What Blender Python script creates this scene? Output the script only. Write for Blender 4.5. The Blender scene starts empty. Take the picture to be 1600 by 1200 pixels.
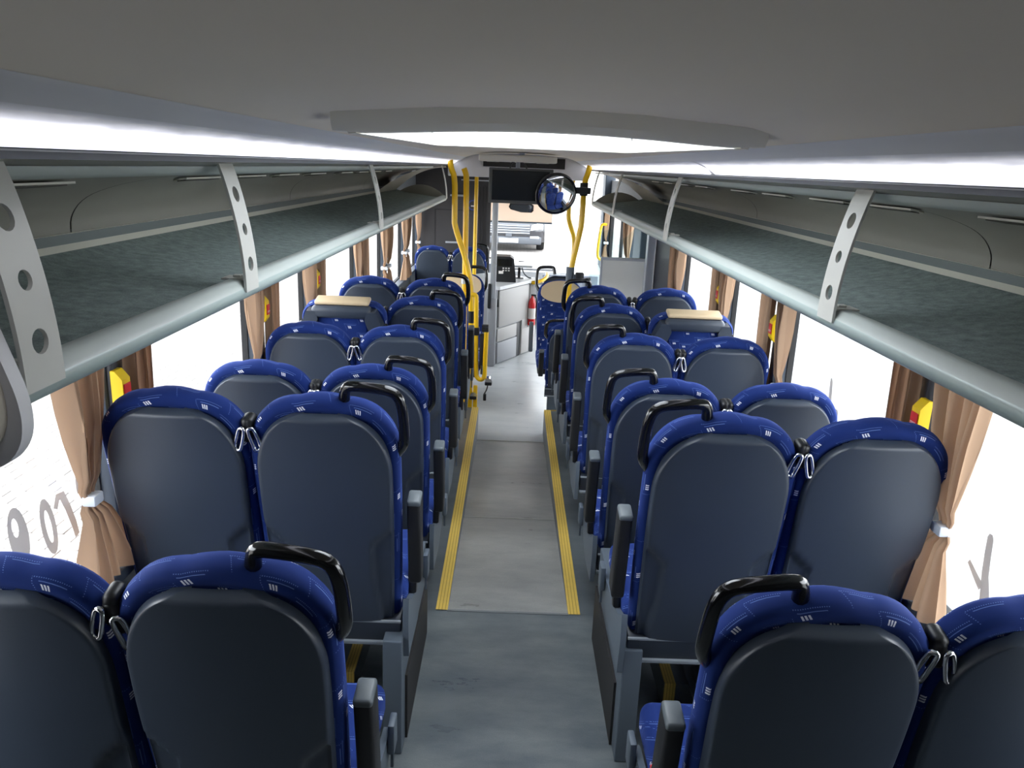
import bpy, bmesh, math, random
from mathutils import Vector, Matrix
random.seed(7)
PI = math.pi
scn = bpy.context.scene
C = scn.collection

# ------------------------------------------------------------------ camera
FPX, VPX, VPY, ROLL = 1240.0, 805.0, 260.0, math.radians(2.2)
cam_d = bpy.data.cameras.new('camera'); cam = bpy.data.objects.new('camera', cam_d); C.objects.link(cam)
cam_d.sensor_fit = 'HORIZONTAL'; cam_d.sensor_width = 36.0; cam_d.lens = FPX / 1600 * 36
cam_d.clip_start = 0.02; cam_d.clip_end = 500
_Y = Vector(((VPX - 800) / FPX, -(VPY - 600) / FPX, -1)).normalized()
_z0 = Vector((math.sin(ROLL), math.cos(ROLL), 0)); _Z = (_z0 - _Y * _z0.dot(_Y)).normalized(); _X = _Y.cross(_Z)
CH = 1.85
cam.matrix_world = Matrix.Translation((-0.05, 0, CH)) @ Matrix((_X, _Y, _Z)).to_4x4()
scn.camera = cam

# ------------------------------------------------------------------ daylight and exposure
SKY = 8.2
w = bpy.data.worlds.new('overcast'); scn.world = w; w.use_nodes = True
bg = w.node_tree.nodes['Background']; bg.inputs[0].default_value = (0.90, 0.95, 1.0, 1); bg.inputs[1].default_value = SKY
scn.view_settings.view_transform = 'Standard'; scn.view_settings.look = 'None'
scn.view_settings.gamma = 1.0; scn.view_settings.use_curve_mapping = False
scn.view_settings.exposure = 0.0
COVE = 3.2          # brightness of the lit strips over the racks

# ------------------------------------------------------------------ helpers: materials
def lin(c):
    c = c / 255.0
    return c / 12.92 if c <= 0.04045 else ((c + 0.055) / 1.055) ** 2.4
def rgb(r, g, b): return (lin(r), lin(g), lin(b), 1)

class NT:
    def __init__(s, name):
        s.m = bpy.data.materials.new(name); s.m.use_nodes = True; s.t = s.m.node_tree
        s.bsdf = s.t.nodes['Principled BSDF']; s.out = s.t.nodes['Material Output']
    def n(s, typ, **k):
        nd = s.t.nodes.new(typ)
        for a, v in k.items(): setattr(nd, a, v)
        return nd
    def l(s, a, b): s.t.links.new(a, b)
    def math(s, op, a, b=None, c=None):
        nd = s.n('ShaderNodeMath', operation=op)
        for i, v in enumerate((a, b, c)):
            if v is None: continue
            if isinstance(v, (int, float)): nd.inputs[i].default_value = v
            else: s.l(v, nd.inputs[i])
        return nd.outputs[0]

def plain(name, col, rough=0.5, metal=0.0, spec=0.5, coat=0.0, bump=0.0, bscale=200, var=0.0, vscale=6):
    t = NT(name); b = t.bsdf
    b.inputs['Base Color'].default_value = col; b.inputs['Roughness'].default_value = rough
    b.inputs['Metallic'].default_value = metal; b.inputs['Specular IOR Level'].default_value = spec
    b.inputs['Coat Weight'].default_value = coat
    if bump or var:
        tc = t.n('ShaderNodeTexCoord')
    if bump:
        nz = t.n('ShaderNodeTexNoise'); nz.inputs['Scale'].default_value = bscale; nz.inputs['Detail'].default_value = 3
        t.l(tc.outputs['Object'], nz.inputs['Vector'])
        bp = t.n('ShaderNodeBump'); bp.inputs['Strength'].default_value = bump; bp.inputs['Distance'].default_value = 0.002
        t.l(nz.outputs['Fac'], bp.inputs['Height']); t.l(bp.outputs[0], b.inputs['Normal'])
    if var:
        nz = t.n('ShaderNodeTexNoise'); nz.inputs['Scale'].default_value = vscale; nz.inputs['Detail'].default_value = 6
        t.l(tc.outputs['Object'], nz.inputs['Vector'])
        mx = t.n('ShaderNodeMix', data_type='RGBA')
        mx.inputs['A'].default_value = tuple(c * (1 - var) for c in col[:3]) + (1,)
        mx.inputs['B'].default_value = tuple(min(1, c * (1 + var)) for c in col[:3]) + (1,)
        t.l(nz.outputs['Fac'], mx.inputs['Factor']); t.l(mx.outputs['Result'], b.inputs['Base Color'])
    return t.m

def emis(name, col, st):
    t = NT(name); b = t.bsdf
    b.inputs['Base Color'].default_value = col; b.inputs['Emission Color'].default_value = col
    b.inputs['Emission Strength'].default_value = st; b.inputs['Roughness'].default_value = 0.4
    return t.m

def cove_mat():
    # ribbed lit lens: faint streaks in the plastic
    t = NT('lit_lens'); b = t.bsdf
    tc = t.n('ShaderNodeTexCoord'); mp = t.n('ShaderNodeMapping')
    mp.inputs['Scale'].default_value = (60, 9, 60); t.l(tc.outputs['Object'], mp.inputs[0])
    nz = t.n('ShaderNodeTexNoise'); nz.inputs['Scale'].default_value = 1.0; nz.inputs['Detail'].default_value = 2; t.l(mp.outputs[0], nz.inputs['Vector'])
    b.inputs['Base Color'].default_value = (0.8, 0.8, 0.85, 1); b.inputs['Roughness'].default_value = 0.35
    b.inputs['Emission Color'].default_value = (0.90, 0.90, 1.0, 1)
    sx = t.n('ShaderNodeSeparateXYZ'); t.l(tc.outputs['UV'], sx.inputs[0])
    # lamp tube sits behind the lower half of the lens
    g = t.math('SUBTRACT', sx.outputs[0], 0.72); g = t.math('MULTIPLY', g, g); g = t.math('MULTIPLY', g, -9.0); g = t.math('EXPONENT', g)
    s = t.math('MULTIPLY_ADD', nz.outputs['Fac'], 1.2, 0.2)
    t.l(t.math('MULTIPLY', t.math('MULTIPLY', g, s), COVE), b.inputs['Emission Strength'])
    return t.m

def fabric_mat():
    t = NT('blue_moquette'); b = t.bsdf; m = t.math
    uv = t.n('ShaderNodeTexCoord'); sp = t.n('ShaderNodeSeparateXYZ'); t.l(uv.outputs['UV'], sp.inputs[0])
    U, V = sp.outputs[0], sp.outputs[1]
    CU, CV = 0.082, 0.075
    a = m('DIVIDE', U, CU); iu = m('FLOOR', a); fu = m('SUBTRACT', a, iu)
    st = m('MULTIPLY', m('MODULO', m('ABSOLUTE', iu), 2.0), 0.5)
    c = m('ADD', m('DIVIDE', V, CV), st); iv = m('FLOOR', c); fv = m('SUBTRACT', c, iv)
    cb = t.n('ShaderNodeCombineXYZ'); t.l(iu, cb.inputs[0]); t.l(iv, cb.inputs[1])
    wn = t.n('ShaderNodeTexWhiteNoise', noise_dimensions='2D'); t.l(cb.outputs[0], wn.inputs['Vector'])
    sc = t.n('ShaderNodeSeparateColor'); t.l(wn.outputs['Color'], sc.inputs[0])
    r1, r2, r3 = sc.outputs
    du = m('ADD', m('MULTIPLY', m('SUBTRACT', fu, 0.5), CU), m('MULTIPLY', m('SUBTRACT', r1, 0.5), 0.035))
    dv = m('ADD', m('MULTIPLY', m('SUBTRACT', fv, 0.5), CV), m('MULTIPLY', m('SUBTRACT', r2, 0.5), 0.03))
    du = m('ADD', du, m('MULTIPLY', dv, 0.35))
    q = m('ADD', m('DIVIDE', du, 0.0066), 0.5)
    bar = m('LESS_THAN', m('ABSOLUTE', m('SUBTRACT', m('FRACT', q), 0.5)), 0.30)
    inb = m('LESS_THAN', m('ABSOLUTE', du), 0.0099)
    ln = m('LESS_THAN', m('ABSOLUTE', dv), m('MULTIPLY_ADD', r3, 0.003, 0.0040))
    on = m('GREATER_THAN', r3, 0.25)
    dash = m('MULTIPLY', m('MULTIPLY', bar, inb), m('MULTIPLY', ln, on))
    l1 = m('MULTIPLY', m('LESS_THAN', m('ABSOLUTE', m('SUBTRACT', dv, 0.012)), 0.0009), m('LESS_THAN', m('ABSOLUTE', m('SUBTRACT', du, 0.016)), 0.028))
    dots = m('LESS_THAN', m('FRACT', m('MULTIPLY', U, 230.0)), 0.45)
    l2 = m('MULTIPLY', m('MULTIPLY', m('LESS_THAN', m('ABSOLUTE', m('SUBTRACT', dv, 0.019)), 0.0010), m('LESS_THAN', m('ABSOLUTE', m('SUBTRACT', du, 0.012)), 0.04)), dots)
    l3 = m('MULTIPLY', m('LESS_THAN', m('ABSOLUTE', m('ADD', du, 0.024)), 0.0009), m('MULTIPLY', m('LESS_THAN', m('ABSOLUTE', dv), 0.02), m('LESS_THAN', m('FRACT', m('MULTIPLY', V, 210.0)), 0.4)))
    thin = m('MINIMUM', m('ADD', m('ADD', l1, l2), l3), 1.0)
    nz = t.n('ShaderNodeTexNoise'); nz.inputs['Scale'].default_value = 5; nz.inputs['Detail'].default_value = 3; t.l(uv.outputs['UV'], nz.inputs['Vector'])
    mx0 = t.n('ShaderNodeMix', data_type='RGBA'); mx0.inputs['A'].default_value = rgb(16, 32, 84); mx0.inputs['B'].default_value = rgb(23, 50, 118)
    t.l(nz.outputs['Fac'], mx0.inputs['Factor'])
    mx1 = t.n('ShaderNodeMix', data_type='RGBA'); t.l(mx0.outputs['Result'], mx1.inputs['A']); mx1.inputs['B'].default_value = rgb(120, 150, 215)
    t.l(m('MULTIPLY', thin, 0.55), mx1.inputs['Factor'])
    mx2 = t.n('ShaderNodeMix', data_type='RGBA'); t.l(mx1.outputs['Result'], mx2.inputs['A']); mx2.inputs['B'].default_value = rgb(225, 228, 238)
    t.l(dash, mx2.inputs['Factor']); t.l(mx2.outputs['Result'], b.inputs['Base Color'])
    b.inputs['Roughness'].default_value = 0.85; b.inputs['Specular IOR Level'].default_value = 0.2
    b.inputs['Sheen Weight'].default_value = 0.2; b.inputs['Sheen Tint'].default_value = rgb(120, 150, 255)
    return t.m

def glass_mat(name, tint=(1, 1, 1, 1), refl=0.06, rough=0.02):
    t = NT(name); t.t.nodes.remove(t.bsdf)
    tr = t.n('ShaderNodeBsdfTransparent'); tr.inputs[0].default_value = tint
    gl = t.n('ShaderNodeBsdfGlossy'); gl.inputs['Roughness'].default_value = rough
    fr = t.n('ShaderNodeFresnel'); fr.inputs[0].default_value = 1.45
    mx = t.n('ShaderNodeMixShader'); t.l(t.math('MULTIPLY', fr.outputs[0], 0.25), mx.inputs[0]); t.l(tr.outputs[0], mx.inputs[1]); t.l(gl.outputs[0], mx.inputs[2])
    t.l(mx.outputs[0], t.out.inputs[0])
    return t.m

def translucent(name, col, f=0.5, var=False):
    t = NT(name); t.t.nodes.remove(t.bsdf)
    d = t.n('ShaderNodeBsdfDiffuse'); tr = t.n('ShaderNodeBsdfTranslucent')
    d.inputs[0].default_value = col; tr.inputs[0].default_value = col
    mx = t.n('ShaderNodeMixShader'); mx.inputs[0].default_value = f
    t.l(d.outputs[0], mx.inputs[1]); t.l(tr.outputs[0], mx.inputs[2]); t.l(mx.outputs[0], t.out.inputs[0])
    return t.m

def film(name, col, clear):
    t = NT(name); t.t.nodes.remove(t.bsdf)
    d = t.n('ShaderNodeBsdfDiffuse'); tr = t.n('ShaderNodeBsdfTransparent'); d.inputs[0].default_value = col
    mx = t.n('ShaderNodeMixShader'); mx.inputs[0].default_value = clear
    t.l(d.outputs[0], mx.inputs[1]); t.l(tr.outputs[0], mx.inputs[2]); t.l(mx.outputs[0], t.out.inputs[0])
    return t.m

def floor_mat(name, col, worn):
    t = NT(name); b = t.bsdf; tc = t.n('ShaderNodeTexCoord')
    n1 = t.n('ShaderNodeTexNoise'); n1.inputs['Scale'].default_value = 3.2; n1.inputs['Detail'].default_value = 8; n1.inputs['Roughness'].default_value = 0.65
    n2 = t.n('ShaderNodeTexNoise'); n2.inputs['Scale'].default_value = 260; n2.inputs['Detail'].default_value = 2
    mp = t.n('ShaderNodeMapping'); mp.inputs['Scale'].default_value = (1.0, 2.4, 1.0)
    t.l(tc.outputs['Object'], mp.inputs[0]); t.l(mp.outputs[0], n1.inputs['Vector']); t.l(tc.outputs['Object'], n2.inputs['Vector'])
    cr = t.n('ShaderNodeValToRGB'); t.l(n1.outputs['Fac'], cr.inputs[0])
    cr.color_ramp.elements[0].position = 0.36; cr.color_ramp.elements[0].color = col
    cr.color_ramp.elements[1].position = 0.78; cr.color_ramp.elements[1].color = worn
    mx = t.n('ShaderNodeMix', data_type='RGBA', blend_type='MULTIPLY'); mx.inputs['Factor'].default_value = 0.35
    t.l(cr.outputs[0], mx.inputs['A']); t.l(n2.outputs['Fac'], mx.inputs['B']); t.l(mx.outputs['Result'], b.inputs['Base Color'])
    rr = t.math('MULTIPLY_ADD', n1.outputs['Fac'], 0.10, 0.24); t.l(rr, b.inputs['Roughness'])
    bp = t.n('ShaderNodeBump'); bp.inputs['Strength'].default_value = 0.15; bp.inputs['Distance'].default_value = 0.001
    t.l(n2.outputs['Fac'], bp.inputs['Height']); t.l(bp.outputs[0], b.inputs['Normal'])
    return t.m

def carpet_mat():
    t = NT('rack_carpet'); b = t.bsdf; tc = t.n('ShaderNodeTexCoord')
    n1 = t.n('ShaderNodeTexNoise'); n1.inputs['Scale'].default_value = 240; n1.inputs['Detail'].default_value = 4; n1.inputs['Roughness'].default_value = 0.8
    n2 = t.n('ShaderNodeTexNoise'); n2.inputs['Scale'].default_value = 40; n2.inputs['Detail'].default_value = 5
    t.l(tc.outputs['Object'], n1.inputs['Vector']); t.l(tc.outputs['Object'], n2.inputs['Vector'])
    s = t.math('MULTIPLY_ADD', n2.outputs['Fac'], 0.6, t.math('MULTIPLY', n1.outputs['Fac'], 0.7))
    cr = t.n('ShaderNodeValToRGB'); t.l(s, cr.inputs[0])
    cr.color_ramp.elements[0].position = 0.35; cr.color_ramp.elements[0].color = rgb(98, 108, 106)
    cr.color_ramp.elements[1].position = 0.95; cr.color_ramp.elements[1].color = rgb(172, 186, 182)
    t.l(cr.outputs[0], b.inputs['Base Color']); b.inputs['Roughness'].default_value = 0.95; b.inputs['Specular IOR Level'].default_value = 0.1
    bp = t.n('ShaderNodeBump'); bp.inputs['Strength'].default_value = 0.5; bp.inputs['Distance'].default_value = 0.002
    t.l(n1.outputs['Fac'], bp.inputs['Height']); t.l(bp.outputs[0], b.inputs['Normal'])
    return t.m

def nosing_mat():
    t = NT('yellow_nosing'); b = t.bsdf; tc = t.n('ShaderNodeTexCoord')
    sp = t.n('ShaderNodeSeparateXYZ'); t.l(tc.outputs['UV'], sp.inputs[0])
    g = t.math('LESS_THAN', t.math('FRACT', t.math('MULTIPLY', sp.outputs[0], 4.0)), 0.22)
    nz = t.n('ShaderNodeTexNoise'); nz.inputs['Scale'].default_value = 30; nz.inputs['Detail'].default_value = 6; t.l(tc.outputs['Object'], nz.inputs['Vector'])
    m1 = t.n('ShaderNodeMix', data_type='RGBA'); m1.inputs['A'].default_value = rgb(232, 196, 84); m1.inputs['B'].default_value = rgb(206, 176, 96); t.l(nz.outputs['Fac'], m1.inputs['Factor'])
    m2 = t.n('ShaderNodeMix', data_type='RGBA'); t.l(m1.outputs['Result'], m2.inputs['A']); m2.inputs['B'].default_value = rgb(168, 138, 60); t.l(g, m2.inputs['Factor'])
    t.l(m2.outputs['Result'], b.inputs['Base Color']); b.inputs['Roughness'].default_value = 0.55
    return t.m

def paving_mat():
    t = NT('brick_paving'); b = t.bsdf; tc = t.n('ShaderNodeTexCoord')
    br = t.n('ShaderNodeTexBrick'); br.inputs['Scale'].default_value = 1.0; br.inputs['Brick Width'].default_value = 0.206; br.inputs['Row Height'].default_value = 0.106
    br.inputs['Mortar Size'].default_value = 0.004; br.inputs['Color1'].default_value = rgb(156, 150, 146); br.inputs['Color2'].default_value = rgb(142, 138, 134); br.inputs['Mortar'].default_value = rgb(84, 78, 74)
    t.l(tc.outputs['Object'], br.inputs['Vector'])
    nz = t.n('ShaderNodeTexNoise'); nz.inputs['Scale'].default_value = 0.8; nz.inputs['Detail'].default_value = 8; t.l(tc.outputs['Object'], nz.inputs['Vector'])
    m1 = t.n('ShaderNodeMix', data_type='RGBA', blend_type='MULTIPLY'); m1.inputs['Factor'].default_value = 0.35
    t.l(br.outputs['Color'], m1.inputs['A']); t.l(nz.outputs['Fac'], m1.inputs['B']); t.l(m1.outputs['Result'], b.inputs['Base Color'])
    b.inputs['Roughness'].default_value = 0.9
    return t.m

M = dict(
    fabric=fabric_mat(),
    shell=plain('slate_plastic', rgb(54, 62, 74), 0.36, spec=0.5, bump=0.08, bscale=500, var=0.10, vscale=4),
    kick=plain('slate_plastic_low', rgb(50, 57, 68), 0.42),
    trim=plain('grey_edge_strip', rgb(150, 158, 164), 0.4),
    black=plain('black_gloss_plastic', rgb(16, 16, 17), 0.16, coat=0.4),
    blackm=plain('black_matt_plastic', rgb(24, 25, 27), 0.42),
    armblack=plain('black_arm_pad', rgb(26, 27, 29), 0.5, bump=0.15, bscale=400),
    armcap=plain('grey_arm_cap', rgb(92, 100, 104), 0.4),
    belt=plain('belt_webbing', rgb(10, 10, 11), 0.8),
    chrome=plain('chrome', (0.85, 0.85, 0.87, 1), 0.12, metal=1.0),
    steel=plain('brushed_steel', rgb(165, 170, 175), 0.35, metal=0.8),
    frame=plain('grey_frame_paint', rgb(88, 98, 108), 0.5),
    red=plain('red_plastic', rgb(215, 40, 40), 0.4),
    beige=plain('beige_vinyl', rgb(206, 184, 150), 0.5, bump=0.1, bscale=300),
    yellow=plain('yellow_powder_coat', rgb(246, 196, 22), 0.32, coat=0.3),
    ybtn=plain('yellow_button_box', rgb(240, 200, 10), 0.4),
    ceil=plain('ceiling_lining', rgb(248, 238, 222), 0.75, bump=0.08, bscale=300, var=0.04, vscale=2),
    hatch=plain('hatch_frame', rgb(246, 242, 228), 0.5),
    rack=plain('rack_plastic', rgb(190, 198, 192), 0.4),
    rackin=plain('rack_lining', rgb(150, 148, 138), 0.42, var=0.05, vscale=3),
    rail=plain('rack_rail', rgb(172, 188, 184), 0.32, spec=0.6),
    bracket=plain('bracket_paint', rgb(214, 214, 206), 0.45, var=0.04, vscale=12),
    endcap=plain('end_cap', rgb(206, 198, 184), 0.5),
    carpet=carpet_mat(), cove=cove_mat(), nosing=nosing_mat(),
    coveband=plain('cove_housing', rgb(226, 226, 228), 0.5), covedark=plain('cove_edge', rgb(84, 88, 96), 0.5),
    channel=plain('rack_channel', rgb(120, 128, 128), 0.5),
    slot=plain('slot_plastic', rgb(226, 224, 210), 0.4), slotdark=plain('slot_inside', rgb(70, 68, 60), 0.6),
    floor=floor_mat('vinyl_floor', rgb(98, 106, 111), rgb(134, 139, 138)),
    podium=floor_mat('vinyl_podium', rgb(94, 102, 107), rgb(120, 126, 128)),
    ramp=floor_mat('vinyl_ramp_daylit', rgb(156, 157, 153), rgb(186, 186, 180)), lowfloor_daylit=floor_mat('vinyl_low_floor_daylit', rgb(192, 197, 200), rgb(218, 221, 221)),  # ramp is a warmer vinyl; daylight painted in as paleness, most on the low floor
    riser=plain('riser_grey', rgb(120, 124, 126), 0.5), seam=plain('floor_seam', rgb(170, 172, 165), 0.5),
    wall=plain('wall_lining', rgb(96, 100, 104), 0.6, bump=0.1), pillar=plain('pillar_slate', rgb(62, 72, 84), 0.5),
    dark=plain('dark_cabin_panel', rgb(62, 60, 60), 0.5, var=0.05), darkline=plain('panel_groove', rgb(38, 37, 37), 0.6),
    blackpillar=plain('black_pillar', rgb(36, 40, 48), 0.45), rubber=plain('rubber', rgb(24, 25, 27), 0.7),
    glass=glass_mat('window_glass'), clear=glass_mat('screen_glass', (0.86, 0.93, 0.93, 1)),
    curtain=translucent('curtain_cloth', rgb(176, 147, 122), 0.22), tie=plain('white_tie', rgb(226, 232, 240), 0.5),
    decal=film('window_lettering', rgb(196, 190, 186), 0.30),
    console=plain('console_grey', rgb(168, 166, 164), 0.5), console2=plain('console_grey_low', rgb(152, 154, 158), 0.5), desk=plain('console_top', rgb(206, 208, 210), 0.4),
    board=plain('white_board', rgb(238, 238, 232), 0.5), alu=plain('aluminium', rgb(190, 194, 198), 0.35, metal=0.4),
    greypart=plain('grey_partition', rgb(140, 146, 158), 0.5),
    screen=plain('screen_black', rgb(12, 20, 26), 0.22), bezel=plain('monitor_bezel', rgb(92, 94, 92), 0.45),
    mirror=plain('mirror_silver', (0.8, 0.82, 0.84, 1), 0.03, metal=1.0),
    blind=translucent('sun_blind', rgb(238, 224, 210), 0.45), white=plain('white_paint', rgb(232, 232, 230), 0.5),
    bluesign=plain('blue_sticker', rgb(60, 80, 150), 0.5),
    carpaint=plain('car_black_paint', rgb(34, 36, 42), 0.2, coat=0.8), carlow=plain('car_bumper', rgb(70, 74, 80), 0.45), headlight=plain('headlight', rgb(226, 230, 236), 0.15, coat=0.5), tyre=plain('tyre', rgb(22, 22, 24), 0.85),
    paving=paving_mat(), paver=plain('paver', rgb(146, 141, 137), 0.9, var=0.12, vscale=3), asphalt=plain('pale_tarmac', rgb(140, 140, 138), 0.95, bump=0.4, bscale=120, var=0.10, vscale=5),
    skylight=translucent('skylight_dome', (0.95, 0.97, 1.0, 1), 0.85),
    redext=plain('extinguisher_red', rgb(205, 25, 30), 0.3, coat=0.5), label=plain('paper_label', rgb(225, 220, 215), 0.6),
    facade=plain('pale_facade', rgb(210, 208, 204), 0.8, var=0.06, vscale=0.6),
)

# ------------------------------------------------------------------ helpers: meshes
class MB:
    def __init__(s): s.v = []; s.f = []; s.uv = None; s.fm = []; s.mi = 0
    def add(s, vs, fs, T=None):
        o = len(s.v)
        s.v += [tuple(T @ Vector(p)) if T else tuple(p) for p in vs]
        s.f += [tuple(i + o for i in f) for f in fs]; s.fm += [s.mi] * len(fs)
        return s
    def box(s, x0, x1, y0, y1, z0, z1, bev=0.0, T=None, seg=2):
        bm = bmesh.new(); bmesh.ops.create_cube(bm, size=1)
        for v in bm.verts: v.co = Vector(((x0 + x1) / 2 + v.co.x * (x1 - x0), (y0 + y1) / 2 + v.co.y * (y1 - y0), (z0 + z1) / 2 + v.co.z * (z1 - z0)))
        if bev: bmesh.ops.bevel(bm, geom=bm.edges[:], offset=bev, segments=seg, profile=0.5, affect='EDGES')
        bm.verts.index_update()
        s.add([v.co[:] for v in bm.verts], [[v.index for v in f.verts] for f in bm.faces], T); bm.free(); return s
    def tube(s, pts, r, n=10, T=None, smooth=0, closed=False):
        P = [Vector(p) for p in pts]
        R = list(r) if isinstance(r, (list, tuple)) else [r] * len(P)
        for _ in range(smooth):      # round off the corners
            Q, S = ([], []) if closed else ([P[0]], [R[0]])
            rng = range(len(P)) if closed else range(len(P) - 1)
            for i in rng:
                a, b2 = P[i], P[(i + 1) % len(P)]; ra, rb = R[i], R[(i + 1) % len(P)]
                Q += [a * .75 + b2 * .25, a * .25 + b2 * .75]; S += [ra * .75 + rb * .25, ra * .25 + rb * .75]
            if not closed: Q.append(P[-1]); S.append(R[-1])
            P, R = Q, S
        vs, fs = [], []; N = len(P); up = None
        for i, p in enumerate(P):
            if closed: t = P[(i + 1) % N] - P[i - 1]
            else: t = P[min(i + 1, N - 1)] - P[max(i - 1, 0)]
            t.normalize()
            if up is None:
                up = Vector((0, 0, 1)) if abs(t.z) < 0.9 else Vector((0, 1, 0))
            up = (up - t * up.dot(t)).normalized(); sd = t.cross(up)
            for k in range(n):
                a = 2 * PI * k / n; vs.append(p + (up * math.cos(a) + sd * math.sin(a)) * R[i])
        for i in range(N if closed else N - 1):
            j = (i + 1) % N
            for k in range(n): fs.append((i * n + k, i * n + (k + 1) % n, j * n + (k + 1) % n, j * n + k))
        if not closed: fs.append(tuple(range(n))[::-1]); fs.append(tuple((N - 1) * n + k for k in range(n)))
        return s.add(vs, fs, T)
    def lathe(s, prof, n=20, T=None):      # prof: (r, z)
        vs, fs = [], []
        for r, z in prof:
            for k in range(n): a = 2 * PI * k / n; vs.append((r * math.cos(a), r * math.sin(a), z))
        for i in range(len(prof) - 1):
            for k in range(n): fs.append((i * n + k, i * n + (k + 1) % n, (i + 1) * n + (k + 1) % n, (i + 1) * n + k))
        fs.append(tuple(range(n))[::-1]); fs.append(tuple((len(prof) - 1) * n + k for k in range(n)))
        return s.add(vs, fs, T)
    def prism(s, poly, a, b, axis='y', T=None, bev=0.0):    # polygon in the two other axes, extruded from a to b
        def mk(p, q, h):
            return {'y': (p, h, q), 'x': (h, p, q), 'z': (p, q, h)}[axis]
        n = len(poly); vs = [mk(p, q, a) for p, q in poly] + [mk(p, q, b) for p, q in poly]
        fs = [tuple(range(n)), tuple(range(2 * n - 1, n - 1, -1))] + [(i, i + n, (i + 1) % n + n, (i + 1) % n) for i in range(n)]
        return s.add(vs, fs, T)
    def strip(s, prof, y0, y1, ny=1, T=None):               # open profile (x,z) swept along y
        n = len(prof); vs, fs = [], []
        for j in range(ny + 1):
            y = y0 + (y1 - y0) * j / ny
            vs += [(x, y, z) for x, z in prof]
        for j in range(ny):
            for i in range(n - 1): fs.append((j * n + i, j * n + i + 1, (j + 1) * n + i + 1, (j + 1) * n + i))
        return s.add(vs, fs, T)
    def grid(s, fn, nu, nv, T=None, uv=None):
        vs = [fn(i / nu, j / nv) for j in range(nv + 1) for i in range(nu + 1)]
        fs = [(j * (nu + 1) + i, j * (nu + 1) + i + 1, (j + 1) * (nu + 1) + i + 1, (j + 1) * (nu + 1) + i) for j in range(nv) for i in range(nu)]
        return s.add(vs, fs, T)
    def mesh(s, name, mat, smooth=40, uv=None):
        me = bpy.data.meshes.new(name); me.from_pydata(s.v, [], s.f)
        mats = mat if isinstance(mat, (list, tuple)) else [mat]
        for m in mats: me.materials.append(M[m])
        if len(mats) > 1:
            me.polygons.foreach_set('material_index', s.fm)
        bm = bmesh.new(); bm.from_mesh(me)
        if uv is None: bmesh.ops.recalc_face_normals(bm, faces=bm.faces)
        bm.to_mesh(me); bm.free()
        if uv is not None:
            l = me.uv_layers.new(name='UVMap')
            for lp in me.loops: l.data[lp.index].uv = uv[lp.vertex_index]
        if smooth:
            me.shade_smooth(); me.set_sharp_from_angle(angle=math.radians(smooth))
        return me
    def obj(s, name, mat, parent=None, smooth=40, uv=None, loc=None):
        o = bpy.data.objects.new(name, s.mesh(name, mat, smooth, uv)); C.objects.link(o)
        if parent: o.parent = parent
        if loc: o.location = loc
        return o

def tag(o, label, cat, group=None):
    o['label'] = label; o['category'] = cat
    if group: o['group'] = group
    return o
def thing(name, label, cat, loc=(0, 0, 0), rz=0, group=None):
    o = bpy.data.objects.new(name, None); C.objects.link(o); o.location = loc; o.rotation_euler = (0, 0, rz); o.empty_display_size = 0.05
    return tag(o, label, cat, group)
def struct(o): o['kind'] = 'structure'; return o
def copy_tree(o, parent=None):
    c = o.copy(); C.objects.link(c); c.parent = parent
    for ch in list(o.children): copy_tree(ch, c)
    return c
def inst(proto_mesh, name, parent, loc=(0, 0, 0), rot=(0, 0, 0)):
    o = bpy.data.objects.new(name, proto_mesh); C.objects.link(o); o.parent = parent; o.location = loc; o.rotation_euler = rot; return o
def smst(a, b, x):
    t = max(0, min(1, (x - a) / (b - a))); return t * t * (3 - 2 * t)

# ================================================================== SETTING
FRONT = -0.20        # low floor at the front
YEND = 11.25         # windscreen
RX0, RX1 = -0.27, 0.255   # sunken gangway
PODEND = 6.0
GND = -0.55

# floor: rear gangway, ramp, low front floor
fm = MB()
def slab(x0, x1, y0, y1, z0, z1):   # sloping slab, z0 at y0, z1 at y1
    fm.add([(x0, y0, z0), (x1, y0, z0), (x1, y1, z1), (x0, y1, z1), (x0, y0, -0.3), (x1, y0, -0.3), (x1, y1, -0.3), (x0, y1, -0.3)],
           [(0, 1, 2, 3), (7, 6, 5, 4), (0, 4, 5, 1), (1, 5, 6, 2), (2, 6, 7, 3), (3, 7, 4, 0)])
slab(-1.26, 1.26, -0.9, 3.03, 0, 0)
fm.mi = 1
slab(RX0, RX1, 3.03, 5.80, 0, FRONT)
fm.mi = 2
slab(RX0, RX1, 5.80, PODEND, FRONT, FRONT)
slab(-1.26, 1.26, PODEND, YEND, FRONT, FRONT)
floor = struct(fm.obj('floor', ('floor', 'ramp', 'lowfloor_daylit'), smooth=0))
for y in (3.03, 4.15, 5.80):
    z = -0.0 if y < 3.1 else FRONT * (y - 3.03) / 2.77
    MB().box(RX0 + .002, RX1 - .002, y - .006, y + .006, z - 0.004, z + 0.0035).obj('floor_joint', 'seam' if y > 3.1 else 'riser', floor, smooth=0)
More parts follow.
